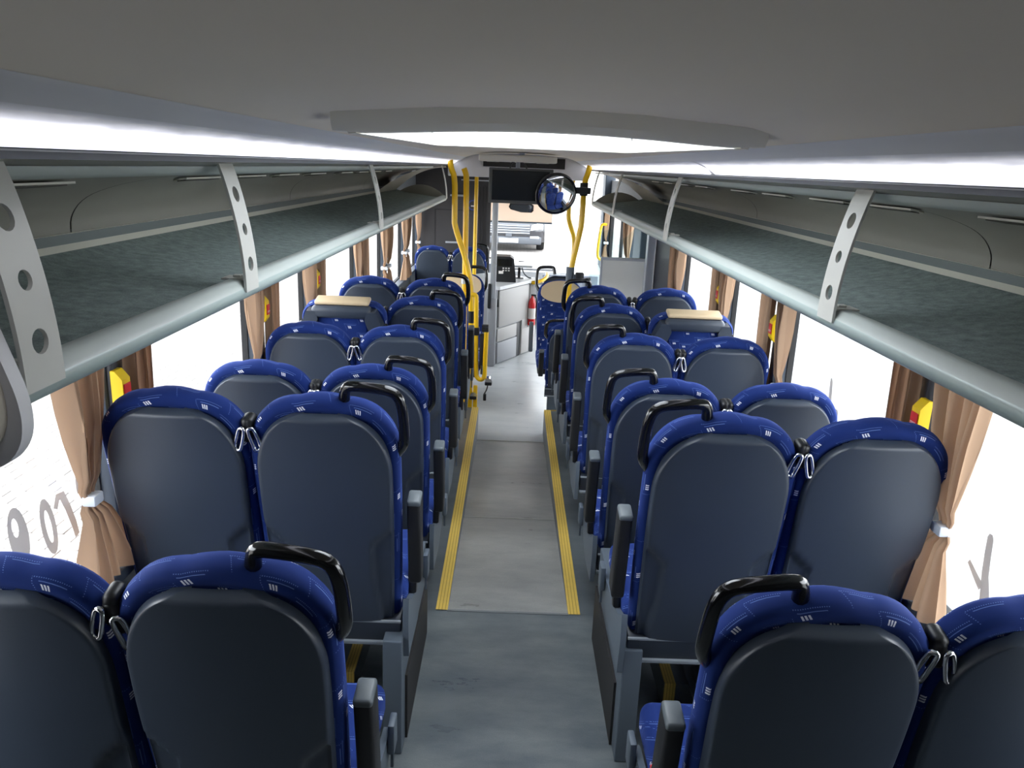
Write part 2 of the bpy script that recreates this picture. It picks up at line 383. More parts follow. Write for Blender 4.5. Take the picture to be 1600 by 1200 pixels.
# podiums beside the ramp with yellow nosings
for nm, x0, x1, xs, sg in (('left', -1.26, RX0, RX0, -1), ('right', RX1, 1.26, RX1, 1)):
    p = struct(MB().box(x0, x1, 3.03, PODEND, -0.3, 0.0).obj('podium_' + nm, 'podium', smooth=0))
    n = MB(); a, b = (xs, xs + sg * 0.048)
    n.add([(a, 3.03, .004), (b, 3.03, .004), (b, PODEND, .004), (a, PODEND, .004), (a, 3.03, -.004), (a, PODEND, -.004), (a - sg * .003, 3.03, -.004), (a - sg * .003, PODEND, -.02), (a - sg * .003, 3.03, .004), (a - sg * .003, PODEND, .004), (a - sg * .003, 3.03, -.012)],
          [(8, 1, 2, 9), (8, 9, 7, 10)])
    uvs = [(0, 0), (1, 0), (1, 3), (0, 3), (0, 0), (0, 3), (0, 0), (0.1, 3), (0.1, 0), (0.1, 3), (0.1, 0)]
    n.obj('nosing', 'nosing', p, smooth=0, uv=uvs)
    MB().box(xs + sg * .05 if sg > 0 else -1.15, 1.15 if sg > 0 else xs - .05, PODEND - .012, PODEND + .003, -.02, .004).obj('front_nosing', 'nosing', p, smooth=0)
    MB().box(min(xs, xs - sg * .004), max(xs, xs - sg * .004), 3.1, PODEND, -.205, -.006).obj('riser', 'riser', p, smooth=0)
# raised podium under the second seat row with its nosing, and the side panel carrying the seats
for nm, sg in (('left', -1), ('right', 1)):
    xa, xb = sorted((sg * 0.55, sg * 1.255))
    p = struct(MB().box(xa, xb, 2.44, 3.02, 0.0, 0.10).obj('step_podium_' + nm, 'podium', smooth=0))
    e = sg * 0.55; s2 = e + sg * 0.04
    n = MB().add([(e, 2.436, .103), (s2, 2.436, .103), (s2, 3.02, .103), (e, 3.02, .103), (e, 2.436, .0), (s2, 2.436, .0)], [(0, 1, 2, 3), (0, 1, 5, 4)])
    n.obj('nosing', 'nosing', p, smooth=0, uv=[(0, 0), (1, 0), (1, 1), (0, 1), (0, 1), (1, 1)])
    xa, xb = sorted((sg * 0.345, sg * 0.405))
    pp = struct(MB().box(xa, xb, 2.16, 2.85, 0.0, 0.415, bev=.004).obj('seat_plinth_' + nm, 'frame', smooth=0))
    xa, xb = sorted((sg * 0.337, sg * 0.346))
    MB().box(xa, xb, 2.24, 2.86, 0.0, 0.24).obj('plinth_shade_strip', 'darkline', pp, smooth=0)  # dark strip standing in for the shade along the plinth foot

# side walls with window bays
PIL = {-1: [-0.85, 0.80, 2.265, 3.655, 4.66, 6.15, 7.40, 8.75, 10.0], 1: [-0.85, 0.80, 2.275, 3.665, 4.69, 6.02, 7.28, 8.7, 10.9]}
SILL, HEAD = 0.62, 1.50
wi = 1
for nm, sg in (('left', -1), ('right', 1)):
    xa, xb = sorted((sg * 1.255, sg * 1.31))
    if sg < 0: m = MB().box(xa, xb, -0.95, YEND, GND + .25, SILL)
    else: m = MB().box(xa, xb, -0.95, 6.05, GND + .25, SILL).box(xa, xb, 7.35, 8.75, GND + .25, SILL).box(xa, xb, 10.85, YEND, GND + .25, SILL)
    m.box(xa, xb, -0.95, YEND, HEAD, 1.72)
    wl = struct(m.obj('wall_' + nm, 'wall', smooth=0))
    MB().box(*sorted((sg * 1.19, sg * 1.26)), -0.9, (YEND - .1 if sg < 0 else 6.05), SILL - .03, SILL + .008, bev=.004).obj('window_sill', 'pillar', wl, smooth=0)
    MB().box(*sorted((sg * 1.16, sg * 1.255)), -0.9, 5.95, 0.02, 0.20, bev=.02).obj('heater_duct', 'blackm', wl)
    P = PIL[sg]
    for i, y in enumerate(P):
        wdt = 0.045
        if sg > 0 and i == 6:
            MB().box(*sorted((sg * 1.19, sg * 1.30)), 6.24, 7.18, .62, 1.55, bev=.01).obj('door_pillar', 'blackpillar', wl, smooth=0)
            continue
        MB().box(*sorted((sg * 1.225, sg * 1.29)), y - wdt + .01, y + wdt + .055, SILL, HEAD, bev=.012).obj('pillar', 'pillar', wl)
        MB().box(*sorted((sg * 1.210, sg * 1.23)), y - .018, y + .018, SILL, HEAD, bev=.004).obj('pillar_channel', 'blackpillar', wl)
    MB().box(xa, xb, -0.95, P[1], SILL, HEAD).obj('rear_light_block', 'wall', wl, smooth=0)  # unseen panel, added to keep rear daylight off the nearest seats
    for a, b in zip(P[1:-1], P[2:]):
        a2, b2 = a + .095, b - .03
        if sg > 0 and b > 7 and a < 6.5: b2 = 6.24
        if sg > 0 and 7 < a < 7.5: a2 = 7.18
        wn = struct(MB().box(*sorted((sg * 1.276, sg * 1.282)), a2 - .02, b2 + .02, SILL - .02, HEAD + .02).obj('window_%d' % wi, 'glass', smooth=0)); wi += 1
        g = MB()
        for (y0, y1, z0, z1) in ((a2, a2 + .012, SILL, HEAD), (b2 - .012, b2, SILL, HEAD), (a2, b2, SILL, SILL + .014)):
            g.box(*sorted((sg * 1.265, sg * 1.292)), y0, y1, z0, z1)
        g.obj('window_gasket', 'rubber', wn, smooth=0)
dr = struct(MB().box(1.276, 1.282, 8.77, 10.83, FRONT, SILL).obj('door_1', 'glass', smooth=0))
g = MB()
for (y0, y1, z0, z1) in ((8.75, 8.80, FRONT, HEAD), (9.78, 9.82, FRONT, HEAD), (10.80, 10.85, FRONT, HEAD), (8.75, 10.85, FRONT - .05, FRONT + .06)): g.box(1.26, 1.30, y0, y1, z0, z1)
g.obj('door_frame', 'rubber', dr, smooth=0)
dr = struct(MB().box(1.276, 1.282, 6.05, 7.35, FRONT, SILL).obj('door_added_glass', 'glass', smooth=0))  # glazed lower half hidden by the seats, added to brighten the front floor
g = MB()
for (y0, y1, z0, z1) in ((6.05, 6.09, FRONT, SILL), (6.68, 6.72, FRONT, SILL), (7.31, 7.35, FRONT, SILL), (6.05, 7.35, FRONT - .05, FRONT + .05)): g.box(1.26, 1.30, y0, y1, z0, z1)
g.obj('door_frame', 'rubber', dr, smooth=0)
# back wall
struct(MB().box(-1.31, 1.31, -0.98, -0.90, -0.3, 2.1).obj('wall_back', 'wall', smooth=0))

# ceiling lining, with the roof hatch cut out
HX, HY0, HY1 = 0.41, 1.66, 3.45
cm = MB()
prof = [(-.505, 1.912), (-.46, 1.927), (-.41, 1.940), (-.2, 1.956), (0, 1.961), (.2, 1.956), (.41, 1.940), (.46, 1.927), (.505, 1.912)]
cm.strip(prof, -0.9, HY0, 1); cm.strip(prof[:3], HY0, HY1, 1); cm.strip(prof[6:], HY0, HY1, 1); cm.strip(prof, HY1, 7.45, 1)
ceil = struct(cm.obj('ceiling', 'ceil', smooth=60))
# outer roof skin
rm = MB(); rp = [(-1.31, 1.60), (-1.29, 1.86), (-1.1, 2.02), (-.8, 2.10), (-.42, 2.13), (.42, 2.13), (.8, 2.10), (1.1, 2.02), (1.29, 1.86), (1.31, 1.60)]
rm.strip(rp, -0.98, HY0, 1); rm.strip(rp[:5], HY0, HY1, 1); rm.strip(rp[5:], HY0, HY1, 1); rm.strip(rp, HY1, 10.6, 1)
struct(rm.obj('roof', 'wall', smooth=0))

# ================================================================== ROOF HATCH
hatch = thing('roof_hatch', 'white daylit roof hatch with thick cream frame in the ceiling', 'roof hatch', (0.015, 0, 0))
hm = MB()
def ceilz(x): return 1.961 - .021 * (abs(x) / HX) ** 2
hv, hf, NN = [], [], 16
for k in range(NN + 1):
    x = (k / NN - .5) * 2 * (HX + .02); zc = ceilz(x); e_ = .010 * (abs(x) / (HX + .02)) ** 8
    hv += [(x, HY0 - .03, zc + .002), (x, HY0 - .026, zc - .030 + e_), (x, HY0 - .012, zc - .043 + e_), (x, HY0 + .05, zc - .043 + e_), (x, HY0 + .07, zc)]
for k in range(NN):
    for q in range(5): hf.append((k * 5 + q, k * 5 + (q + 1) % 5, (k + 1) * 5 + (q + 1) % 5, (k + 1) * 5 + q))
hf += [(0, 1, 2, 3, 4), tuple(NN * 5 + q for q in range(5))]
hm.add(hv, hf)
hm.obj('rear_frame', 'hatch', hatch, smooth=40)
for sg in (-1, 1):
    hm = MB(); xo, xi = sg * (HX + .02), sg * (HX - .025)
    hm.add([(xo, HY0 - .02, 1.95), (xo - sg * .03, HY0, 1.900), (xi, HY0, 1.902), (xi, HY0, 1.96), (xo, HY1, 1.95), (xo - sg * .03, HY1, 1.921), (xi, HY1, 1.921), (xi, HY1, 1.96)],
           [(0, 1, 5, 4), (1, 2, 6, 5), (2, 3, 7, 6), (0, 3, 2, 1), (4, 5, 6, 7)])
    hm.obj('side_frame', 'hatch', hatch, smooth=0)
    MB().box(*sorted((sg * (HX + .005), sg * (HX + .012))), HY0 + .02, HY1, 1.95, 2.12).obj('shaft_wall', 'white', hatch, smooth=0)
hm = MB(); hm.prism([(-HX, HY1 + .04), (-HX, HY1 - .05), (-.30, HY1 - .13), (.30, HY1 - .13), (HX, HY1 - .05), (HX, HY1 + .04)], 1.920, 1.97, axis='z')
hm.obj('front_frame', 'hatch', hatch, smooth=30)
def dome(u, v):
    x = (u - .5) * 2; y = (v - .5) * 2
    return ((x * (HX + .005)), HY0 + (HY1 - HY0) * v, 2.03 + .10 * (1 - x ** 4) * (1 - y ** 4))
MB().grid(dome, 12, 12).obj('skylight_dome', 'skylight', hatch)
for y in (HY0 + .04, HY1 - .02): MB().box(-HX, HX, y, y + .02, 1.95, 2.13).obj('shaft_end', 'white', hatch, smooth=0)

# ================================================================== LUGGAGE RACKS AND LIT COVES
RY0, RY1 = {-1: 0.956, 1: -0.88}, 7.4
def hole_strip(holes, L, W, nseg=16):
    """flat strip s in [0,L], t in [-W/2,W/2] with round holes; returns verts (s,t), faces"""
    vs, fs = [], []
    def V(a, b): vs.append((a, b)); return len(vs) - 1
    edges = [0.0]
    for c, r in holes: edges += [c - W / 2, c + W / 2]
    edges.append(L)
    for k in range(0, len(edges), 2):
        a, b = edges[k], edges[k + 1]
        n = max(1, int((b - a) / .02))
        for i in range(n):
            s0, s1 = a + (b - a) * i / n, a + (b - a) * (i + 1) / n
            fs.append((V(s0, -W / 2), V(s1, -W / 2), V(s1, W / 2), V(s0, W / 2)))
    for c, r in holes:
        inner, outer = [], []
        for k in range(nseg):
            a = 2 * PI * k / nseg; ca, sa = math.cos(a), math.sin(a)
            inner.append(V(c + r * ca, r * sa)); q = max(abs(ca), abs(sa)); outer.append(V(c + W / 2 * ca / q, W / 2 * sa / q))
        for k in range(nseg): fs.append((outer[k], outer[(k + 1) % nseg], inner[(k + 1) % nseg], inner[k]))
    return vs, fs

def bracket_mesh(sg):
    # curved perforated strap from the cove edge down to the rail
    L, Wd = 0.315, 0.088
    vs, fs = hole_strip([(.080, .019), (.165, .0145), (.250, .018)], L, Wd)
    bm = bmesh.new(); vm = {}
    def pos(s):
        # quarter-ellipse-like bow: top leans out from the aisle side, bottom stands upright
        u = s / L
        x = 0.706 - 0.050 * math.sin(u * PI / 2) ** 0.9
        z = 1.836 - 0.290 * (u ** 1.02)
        return x, z
    lst = []
    for (s, t) in vs:
        x, z = pos(s); lst.append(bm.verts.new((sg * x, t, z)))
    for f in fs:
        try: bm.faces.new([lst[i] for i in f])
        except ValueError: pass
    bmesh.ops.remove_doubles(bm, verts=bm.verts[:], dist=1e-5)
    bmesh.ops.recalc_face_normals(bm, faces=bm.faces[:])
    ext = bmesh.ops.extrude_face_region(bm, geom=bm.faces[:])
    for e in ext['geom']:
        if isinstance(e, bmesh.types.BMVert): e.co.x += sg * 0.006
    bmesh.ops.recalc_face_normals(bm, faces=bm.faces[:])
    me = bpy.data.meshes.new('hanger'); bm.to_mesh(me); bm.free(); me.materials.append(M['bracket'])
    me.shade_smooth(); me.set_sharp_from_angle(angle=math.radians(35))
    return me

for nm, sg in (('left', -1), ('right', 1)):
    y0 = RY0[sg]
    def pf(pts): return [(sg * x, z) for x, z in pts]
    rack = thing('luggage_rack', 'open overhead luggage rack with carpeted shelf above the %s windows' % nm, 'luggage rack', (0, 0, 0), 0, 'overhead luggage racks')
    # shelf tray (underside) and carpet
    MB().prism(pf([(.70, 1.532), (1.256, 1.50), (1.256, 1.595), (.72, 1.548)]), y0, RY1, axis='y').obj('shelf', 'rack', rack, smooth=0)
    MB().strip(pf([(.70, 1.560), (.712, 1.553), (.90, 1.572), (1.075, 1.596), (1.125, 1.612)]), y0, RY1, 1).obj('carpet', 'carpet', rack, smooth=50)
    # rounded front rail
    rp2 = []
    for k in range(17):
        a = PI * 2 * k / 16; rp2.append((.690 + .030 * math.cos(a), 1.545 + .024 * math.sin(a)))
    MB().prism(pf(rp2[:-1]), y0, RY1, axis='y').obj('front_rail', 'rail', rack, smooth=60)
    MB().strip(pf([(.662, 1.555), (.675, 1.572), (.70, 1.574), (.708, 1.566)]), y0, RY1).obj('rail_lip', 'rack', rack, smooth=60)
    # back: ledge, pinstripe and curved lining up to the cove
    MB().strip(pf([(1.115, 1.612), (1.125, 1.622), (1.13, 1.626)]), y0, RY1).obj('back_ledge', 'slot', rack)
    MB().strip(pf([(1.13, 1.626), (1.14, 1.648)]), y0, RY1).obj('back_channel', 'channel', rack)
    MB().strip(pf([(1.139, 1.648), (1.135, 1.651)]), y0, RY1).obj('pinstripe', 'slot', rack)
    lining = [(1.137, 1.651), (1.135, 1.69), (1.10, 1.735), (1.03, 1.765), (.93, 1.788), (.80, 1.806), (.775, 1.812), (.762, 1.820), (.70, 1.832), (.64, 1.838)]
    for _ in range(2):
        q_ = [lining[0]]
        for p0, p1 in zip(lining[:-1], lining[1:]): q_ += [(p0[0] * .75 + p1[0] * .25, p0[1] * .75 + p1[1] * .25), (p0[0] * .25 + p1[0] * .75, p0[1] * .25 + p1[1] * .75)]
        lining = q_ + [lining[-1]]
    # lining panels with visible joints
    edges = [y0, 1.98, 3.95, 5.9, RY1] if sg < 0 else [y0, 1.15, 1.98, 3.95, 5.9, RY1]
    for a, b in zip(edges[:-1], edges[1:]):
        MB().strip(pf(lining), a + .003, b - .003, 1).obj('lining_panel', 'rackin', rack, smooth=50)
    MB().strip(pf([(x + .01, z + .006) for x, z in lining]), y0, RY1).obj('lining_backing', 'darkline', rack)
    MB().strip(pf([(.790, 1.806), (.775, 1.803), (.742, 1.812), (.735, 1.824)]), y0, RY1 - .5).obj('upper_trim', 'rack', rack, smooth=50)
    # row of pale slots in the lining
    sl = MB()
    ang = math.atan2(1.806 - 1.788, .80 - .93)
    ys = [1.42, 2.22, 2.62, 3.05, 3.50, 4.1, 4.55, 5.0, 5.45] if sg < 0 else [0.6, 1.5, 2.05, 2.45, 2.95, 3.4, 4.1, 4.55, 5.0, 5.45]
    for y in ys:
        o = MB()
        o.prism([(sg * (.93), y - .11), (sg * (.93), y + .11), (sg * .905, y + .135), (sg * .885, y + .135), (sg * .885, y - .135), (sg * .905, y - .135)], 0, .004, axis='z')
        T = Matrix.Translation((0, 0, 0))
        ob = MB()
        for (vx, vy, vz) in o.v: pass
        ob.add([(vx, vy, 1.788 + (0.93 - abs(vx)) * (.018 / .13) - .004 - vz) for (vx, vy, vz) in o.v], o.f)
        so = ob.obj('slot_surround', 'slot', rack, smooth=0)
        o2 = MB().prism([(sg * (.924), y - .10), (sg * (.924), y + .10), (sg * .905, y + .12), (sg * .893, y + .12), (sg * .893, y - .12), (sg * .905, y - .12)], .0, .002, axis='z')
        ob = MB().add([(vx, vy, 1.788 + (0.93 - abs(vx)) * (.018 / .13) - .0085 - vz) for (vx, vy, vz) in o2.v], o2.f)
        ob.obj('slot_opening', 'slotdark', so, smooth=0)
    # hangers
    hmsh = bracket_mesh(sg)
    for y in ([1.008, 1.86, 3.74, 7.36] if sg < 0 else [1.76, 3.74, 5.78, 7.36]):
        h = inst(hmsh, 'hanger', rack, (0, y, 0))
        if y < 7: MB().box(*sorted((sg * .664, sg * .72)), -.028, .028, 1.571, 1.575).box(*sorted((sg * .682, sg * .70)), -.008, .008, 1.575, 1.581, bev=.002).obj('hanger_foot', 'bracket', h, smooth=0)
    # rounded front end board, pale end flap
    eb = [(.69, 1.55)] + [(.69 + .42 * k / 12, 1.575 + .085 * math.sin(PI * k / 12) ** 0.8) for k in range(13)] + [(1.11, 1.58)]
    MB().prism(pf(eb), RY1 - .02, RY1, axis='y').obj('end_board', 'rackin', rack, smooth=0)
    def flap(u, v):
        x = .66 + .46 * u; yy = RY1 - .10 + (-1.15 + 1.1 * (1 - u) ** 1.2) * 0.9 * v * 1.0
        z = 1.83 - .02 * u - .20 * u ** 2.2 + 0.01 * v - .012
        return (sg * x, yy, z)
    MB().grid(flap, 14, 4).obj('end_flap', 'endcap', rack)
    if sg < 0:
        # thick rear end cap, close to the viewer
        o = MB(); pr = [(.694, 1.70), (.676, 1.64), (.660, 1.59), (.648, 1.55), (.646, 1.510), (.656, 1.482), (.678, 1.460), (.72, 1.45), (1.25, 1.45), (1.25, 1.84), (.80, 1.84), (.745, 1.80), (.720, 1.75)]
        for _ in range(2):
            q_ = []
            for p0, p1 in zip(pr, pr[1:] + pr[:1]): q_ += [(p0[0] * .75 + p1[0] * .25, p0[1] * .75 + p1[1] * .25), (p0[0] * .25 + p1[0] * .75, p0[1] * .25 + p1[1] * .75)]
            pr = q_
        o.prism(pf(pr), .930, .955, axis='y').obj('end_cap', 'coveband', rack, smooth=35)
        pr2 = [(x + .016 if x < 1 else x, z + (.016 if z < 1.6 else -.016)) for x, z in pr]
        MB().prism(pf(pr2), .912, .931, axis='y').obj('end_cap_pad', 'endcap', rack, smooth=35)
    else:
        MB().prism(pf([(.66, 1.50), (1.19, 1.48), (1.19, 1.84), (.62, 1.84)]), y0 - .02, y0, axis='y').obj('end_cap', 'coveband', rack, smooth=0)
    # lit cove
    cove = thing('cove_light', 'long glowing white light strip over the %s luggage rack' % nm, 'light strip', (0, 0, 0), 0, 'lit ceiling coves')
    MB().strip(pf([(.497, 1.914), (.503, 1.909), (.515, 1.905), (.537, 1.890)]), -.88, 7.45, 1).obj('housing', 'coveband', cove, smooth=50)
    MB().strip(pf([(.614, 1.849), (.621, 1.846), (.622, 1.836), (.630, 1.836), (.66, 1.838)]), -.88, 7.45, 1).obj('lower_edge', 'covedark', cove, smooth=0)
    es = [-.88, 5.6, 6.6, 7.45] if sg < 0 else [-.88, 2.75, 5.2, 6.4, 7.45]
    for a, b in zip(es[:-1], es[1:]):
        pts = pf([(.537, 1.890), (.553, 1.884), (.573, 1.876), (.593, 1.864), (.606, 1.855), (.614, 1.849)])
        us = [0, .2, .42, .7, .88, 1]
        mm = MB().strip(pts, a + (.004 if a != 2.75 else .03), b - (.004 if b != 2.75 else .03), 1)
        mm.obj('lens', 'cove', cove, smooth=60, uv=[(u, 0) for u in us] + [(u, 1) for u in us])
    MB().strip(pf([(.53, 1.896), (.60, 1.866), (.62, 1.845)]), -.88, 7.45).obj('backing', 'coveband', cove)
    for v in range(len(cove.children)):
        pass
    # upper filler so the roof void is closed
    struct(MB().strip(pf([(.505, 1.912), (.505, 1.99), (.66, 1.99), (.66, 1.838), (1.15, 1.85), (1.30, 1.80)]), -.9, 7.45).obj('trim_%d' % (1 if sg < 0 else 2), 'rackin', smooth=0))

# ================================================================== SEATS
TILT = math.radians(12); BH = 0.765; BW = 0.213; Z0 = 0.36
def backT(): return Matrix.Translation((0, 0, Z0)) @ Matrix.Rotation(TILT, 4, 'X')
def outline(wd, h, rx, rz, n=14, taper=0.012, z0=0.0, dome=.012):
    pts = []
    def W(z): return wd - taper * max(0, 1 - z / (h * .65)) ** 1.5
    for k in range(9): z = z0 + (h - rz - z0) * k / 8; pts.append((-W(z), z))
    for k in range(1, n + 1):
        a = PI / 2 * k / n; pts.append((-(wd - rx) - rx * math.cos(a) ** 0.95, (h - rz) + (rz - dome) * math.sin(a)))
    m = 6
    for k in range(1, m): x = -(wd - rx) + 2 * (wd - rx) * k / m; pts.append((x, h - dome * (x / (wd - rx)) ** 2))
    r = [(-x, z) for x, z in pts[:9 + n]][::-1]
    return pts + r
def inset(pts, d):
    n = len(pts); out = []
    for i, p in enumerate(pts):
        a = Vector(pts[i - 1] if i else pts[0]); b = Vector(pts[(i + 1) % n] if i < n - 1 else pts[-1]); t = (b - a)
        t = t.normalized() if t.length > 1e-9 else Vector((0, 1)); out.append((p[0] + t.y * d, p[1] - t.x * d + (0)))
    return out
def cushion_back(rings, pts, T, cap=True):
    m = MB(); uv = []; n = len(pts); al = [0]
    for i in range(1, n): al.append(al[-1] + (Vector(pts[i]) - Vector(pts[i - 1])).length)
    pl = 0; prev = None; vs = []; fs = []
    for (y, d) in rings:
        q = inset(pts, d)
        if prev is not None: pl += math.hypot(y - prev[0], d - prev[1])
        prev = (y, d)
        for i in range(n): vs.append((q[i][0], y, q[i][1])); uv.append((al[i], pl))
    for j in range(len(rings) - 1):
        for i in range(n - 1): fs.append((j * n + i, (j + 1) * n + i, (j + 1) * n + i + 1, j * n + i + 1))
        fs.append((j * n + n - 1, (j + 1) * n + n - 1, (j + 1) * n, j * n))
    # caps as strips between mirrored points
    for j, flip in ((0, False), (len(rings) - 1, True)):
        y, d = rings[j]; o = len(vs); q = inset(pts, d)
        for i in range(n): vs.append((q[i][0], y, q[i][1])); uv.append((q[i][0] + 3, q[i][1] + 3))
        h = n // 2
        for i in range(h):
            a, b, c, e = o + i, o + i + 1, o + n - 2 - i, o + n - 1 - i
            f = (a, b, c, e) if b != c else (a, b, e)
            if len(set(f)) < 3: continue
            fs.append(f[::-1] if flip else f)
    m.add(vs, fs, T); m.uv = uv
    return m
def box_uv(m):  # simple planar uv by dominant position
    return [(x * 1.0 + y * .6, z * 1.0 + y * .8) for x, y, z in m.v]

PTS = outline(BW, BH, .145, .170)
RINGS = [(.014, .050), (.004, .028), (.004, .012), (.018, .002), (.040, .0), (.062, .004), (.080, .018), (.088, .045)]
def shell_mesh():
    m = MB(); W0, H0 = BW - .020, BH - .042; rx, rz = .145, .185
    def Wz(z):
        if z < H0 - rz: return W0 - .012 * max(0, 1 - z / .5) ** 1.5
        t = (z - (H0 - rz)) / rz; return (W0 - rx) + rx * math.sqrt(max(0, 1 - t ** 2.0))
    zs = [H0 * .8 * k / 30 for k in range(30)] + [H0 - (H0 * .2) * (1 - k / 14) ** 1.6 for k in range(15)]
    us = [-1, -.993, -.982, -.968] + [-.95 + 1.9 * k / 44 for k in range(45)] + [.968, .982, .993, 1]
    vs = []
    for z in zs:
        w = Wz(z)
        for u in us:
            x = u * w
            top = max(0, (z - (H0 - .012)) / .012)
            e = max(0, (abs(u) - .955) / .045)
            y = -.039 + .016 * (x / W0) ** 2 + .026 * e ** 2.2 + .030 * top ** 2.2 + .010 * smst(.55, 1, z / H0)
            # flank relief in the lower half
            xb = .128 + .02 * smst(.25, 0, z / H0)
            if z > .40 * H0: xb = .128 + (z - .40 * H0) * .95
            fl = smst(-.003, .005, abs(x) - xb)
            y += .015 * fl * (1 - e) * smst(.62, .52, z / H0)
            vs.append((x, y, z + 0.0))
    n = len(us); fs = [(j * n + i, j * n + i + 1, (j + 1) * n + i + 1, (j + 1) * n + i) for j in range(len(zs) - 1) for i in range(n - 1)]
    m.add(vs, fs, backT())
    return m

PROTO = {}
def seat_parts():
    P = {}
    m = cushion_back(RINGS, PTS, backT()); P['backrest'] = m.mesh('backrest', 'fabric', 60, m.uv)
    P['back_shell'] = shell_mesh().mesh('back_shell', 'shell', 50)
    m = MB().box(-.205, .205, -.030, .055, -.085, -.004, bev=.006, T=backT()); P['kick_panel'] = m.mesh('kick_panel', 'kick', 30)
    m = MB().box(-.206, .206, -.033, -.026, -.006, .001, T=backT()).box(-.208, .208, -.036, .03, -.099, -.084, bev=.003, T=backT()); P['trim_strip'] = m.mesh('trim_strip', 'trim', 30)
    # seat cushion
    m = MB().box(-.212, .212, .03, .48, .33, .435, bev=.035, seg=4)
    P['seat_cushion'] = m.mesh('seat_cushion', 'fabric', 50, box_uv(m))
    m = MB().box(-.20, .20, .02, .44, .285, .335, bev=.01).box(-.19, .19, .0, .05, .25, .34); P['seat_frame'] = m.mesh('seat_frame', 'blackm', 30)
    m = MB().box(-.03, .03, .12, .30, .0, .29, bev=.008).box(-.05, .05, .06, .38, 0, .02, bev=.006); P['leg'] = m.mesh('leg', 'frame', 30)
    for s in (-1, 1):       # s: towards the aisle
        T = backT(); H = BH
        path = [(s * .058, .035, H - .03), (s * .066, .030, H + .026), (s * .085, .022, H + .038), (s * .175, .010, H + .036), (s * .208, .008, H + .026), (s * .224, .008, H - .008), (s * .228, .012, H - .10), (s * .224, .022, H - .145), (s * .196, .040, H - .190)]
        m = MB().tube(path, [.017, .0155, .015, .015, .015, .015, .015, .0155, .017], 12, T, smooth=2)
        P['grab_handle%d' % s] = m.mesh('grab_handle', 'black', 70)
        # folded-up arm rest
        m = MB(); A = Matrix.Translation((s * .248, .0, .50)) @ Matrix.Rotation(math.radians(9), 4, 'X')
        m.box(-.020, .020, -.03, .045, -.01, .285, bev=.010, T=A, seg=3); P['armrest%d' % s] = m.mesh('armrest', 'armblack', 40)
        m = MB().box(-.0205, .0205, -.031, .040, .270, .290, bev=.008, T=A, seg=3); P['arm_cap%d' % s] = m.mesh('arm_cap', 'armcap', 40)
        # side cover below the arm rest
        m = MB().prism([(-.03, .23), (-.05, .36), (-.04, .44), (.03, .40), (.12, .37), (.40, .34), (.42, .28), (.20, .22)], s * .214, s * .232, axis='x'); P['side_cover%d' % s] = m.mesh('side_cover', 'frame', 30)
        m = MB().box(*sorted((s * .234, s * .252)), .34, .40, .30, .39, bev=.004).box(*sorted((s * .238, s * .246)), .365, .375, .24, .30); P['lever%d' % s] = m.mesh('recline_lever', 'frame', 30)
        B = Matrix.Translation((s * .226, .13, .40)) @ Matrix.Rotation(math.radians(-18), 4, 'X')
        m = MB().box(-.012, .012, -.02, .02, -.03, .075, bev=.005, T=B); P['buckle%d' % s] = m.mesh('belt_buckle', 'blackm', 30)
        m = MB().box(-.010, .010, -.017, .017, .070, .086, bev=.004, T=B); P['button%d' % s] = m.mesh('release_button', 'red', 30)
        # shoulder belt guide, loop and strap on side s
        G = backT() @ Matrix.Translation((s * .214, .028, H - .115)) @ Matrix.Rotation(s * math.radians(-12), 4, 'Y')
        m = MB().box(-.014, .016, -.026, .026, -.035, .045, bev=.013, T=G, seg=3); P['guide%d' % s] = m.mesh('belt_guide', 'blackm', 60)
        lp = [(s * .004, -.034, .010), (s * .006, -.036, -.044), (s * .010, -.038, -.054), (s * .022, -.034, -.052), (s * .026, -.032, -.042), (s * .022, -.030, .006), (s * .018, -.030, .016), (s * .008, -.034, .018)]
        m = MB().tube(lp, .0056, 8, G, smooth=1, closed=True); P['loop%d' % s] = m.mesh('belt_loop', 'chrome', 50)
        def rb(u, v, s=s):
            p = G @ Vector((s * .020, (u - .5) * .046, -.045))
            q = Vector((s * .203, .115 + (u - .5) * .046, .44)); r = p.lerp(q, v); return r[:]
        m = MB().grid(rb, 1, 8)
        k = len(m.v); m.add([(x - s * .003, y, z) for x, y, z in m.v[:k]], [tuple(reversed(f)) for f in m.f]); P['strap%d' % s] = m.mesh('belt_strap', 'belt', 50)
    return P
SP = seat_parts()
def make_seat(aisle, side, handle=True, arm=True):
    """aisle: seat next to the gangway; side -1 left, +1 right of the gangway"""
    t = bpy.data.objects.new('coach_seat', None); C.objects.link(t); t.empty_display_size = .05
    for k in ('backrest', 'back_shell', 'kick_panel', 'trim_strip', 'seat_cushion', 'seat_frame', 'leg'): inst(SP[k], k, t, (side * .12 if k == 'leg' else 0, 0, 0))
    s = -side           # direction towards the gangway
    if aisle:
        if handle: inst(SP['grab_handle%d' % s], 'grab_handle', t)
        if arm:
            a = inst(SP['armrest%d' % s], 'armrest', t); inst(SP['arm_cap%d' % s], 'arm_cap', a)
        sc_ = inst(SP['side_cover%d' % s], 'side_cover', t); inst(SP['lever%d' % s], 'recline_lever', sc_)
        b = inst(SP['buckle%d' % s], 'belt_buckle', t); inst(SP['button%d' % s], 'release_button', b)
        g = -s
    else: g = s
    gd = inst(SP['guide%d' % g], 'belt_guide', t); inst(SP['loop%d' % g], 'belt_loop', gd); inst(SP['strap%d' % g], 'belt_strap', t)
    return t
ROWN = ['nearest', 'second', 'third', 'fourth', 'fifth', 'sixth']
ROWY = {1: [1.43, 2.19, 2.94, 3.77, 4.60, 5.32], -1: [1.445, 2.235, 2.99, 3.75, 4.61, 5.36]}
ROWZ = [-0.005, 0.105, 0.0, 0.0, 0.0, 0.0]
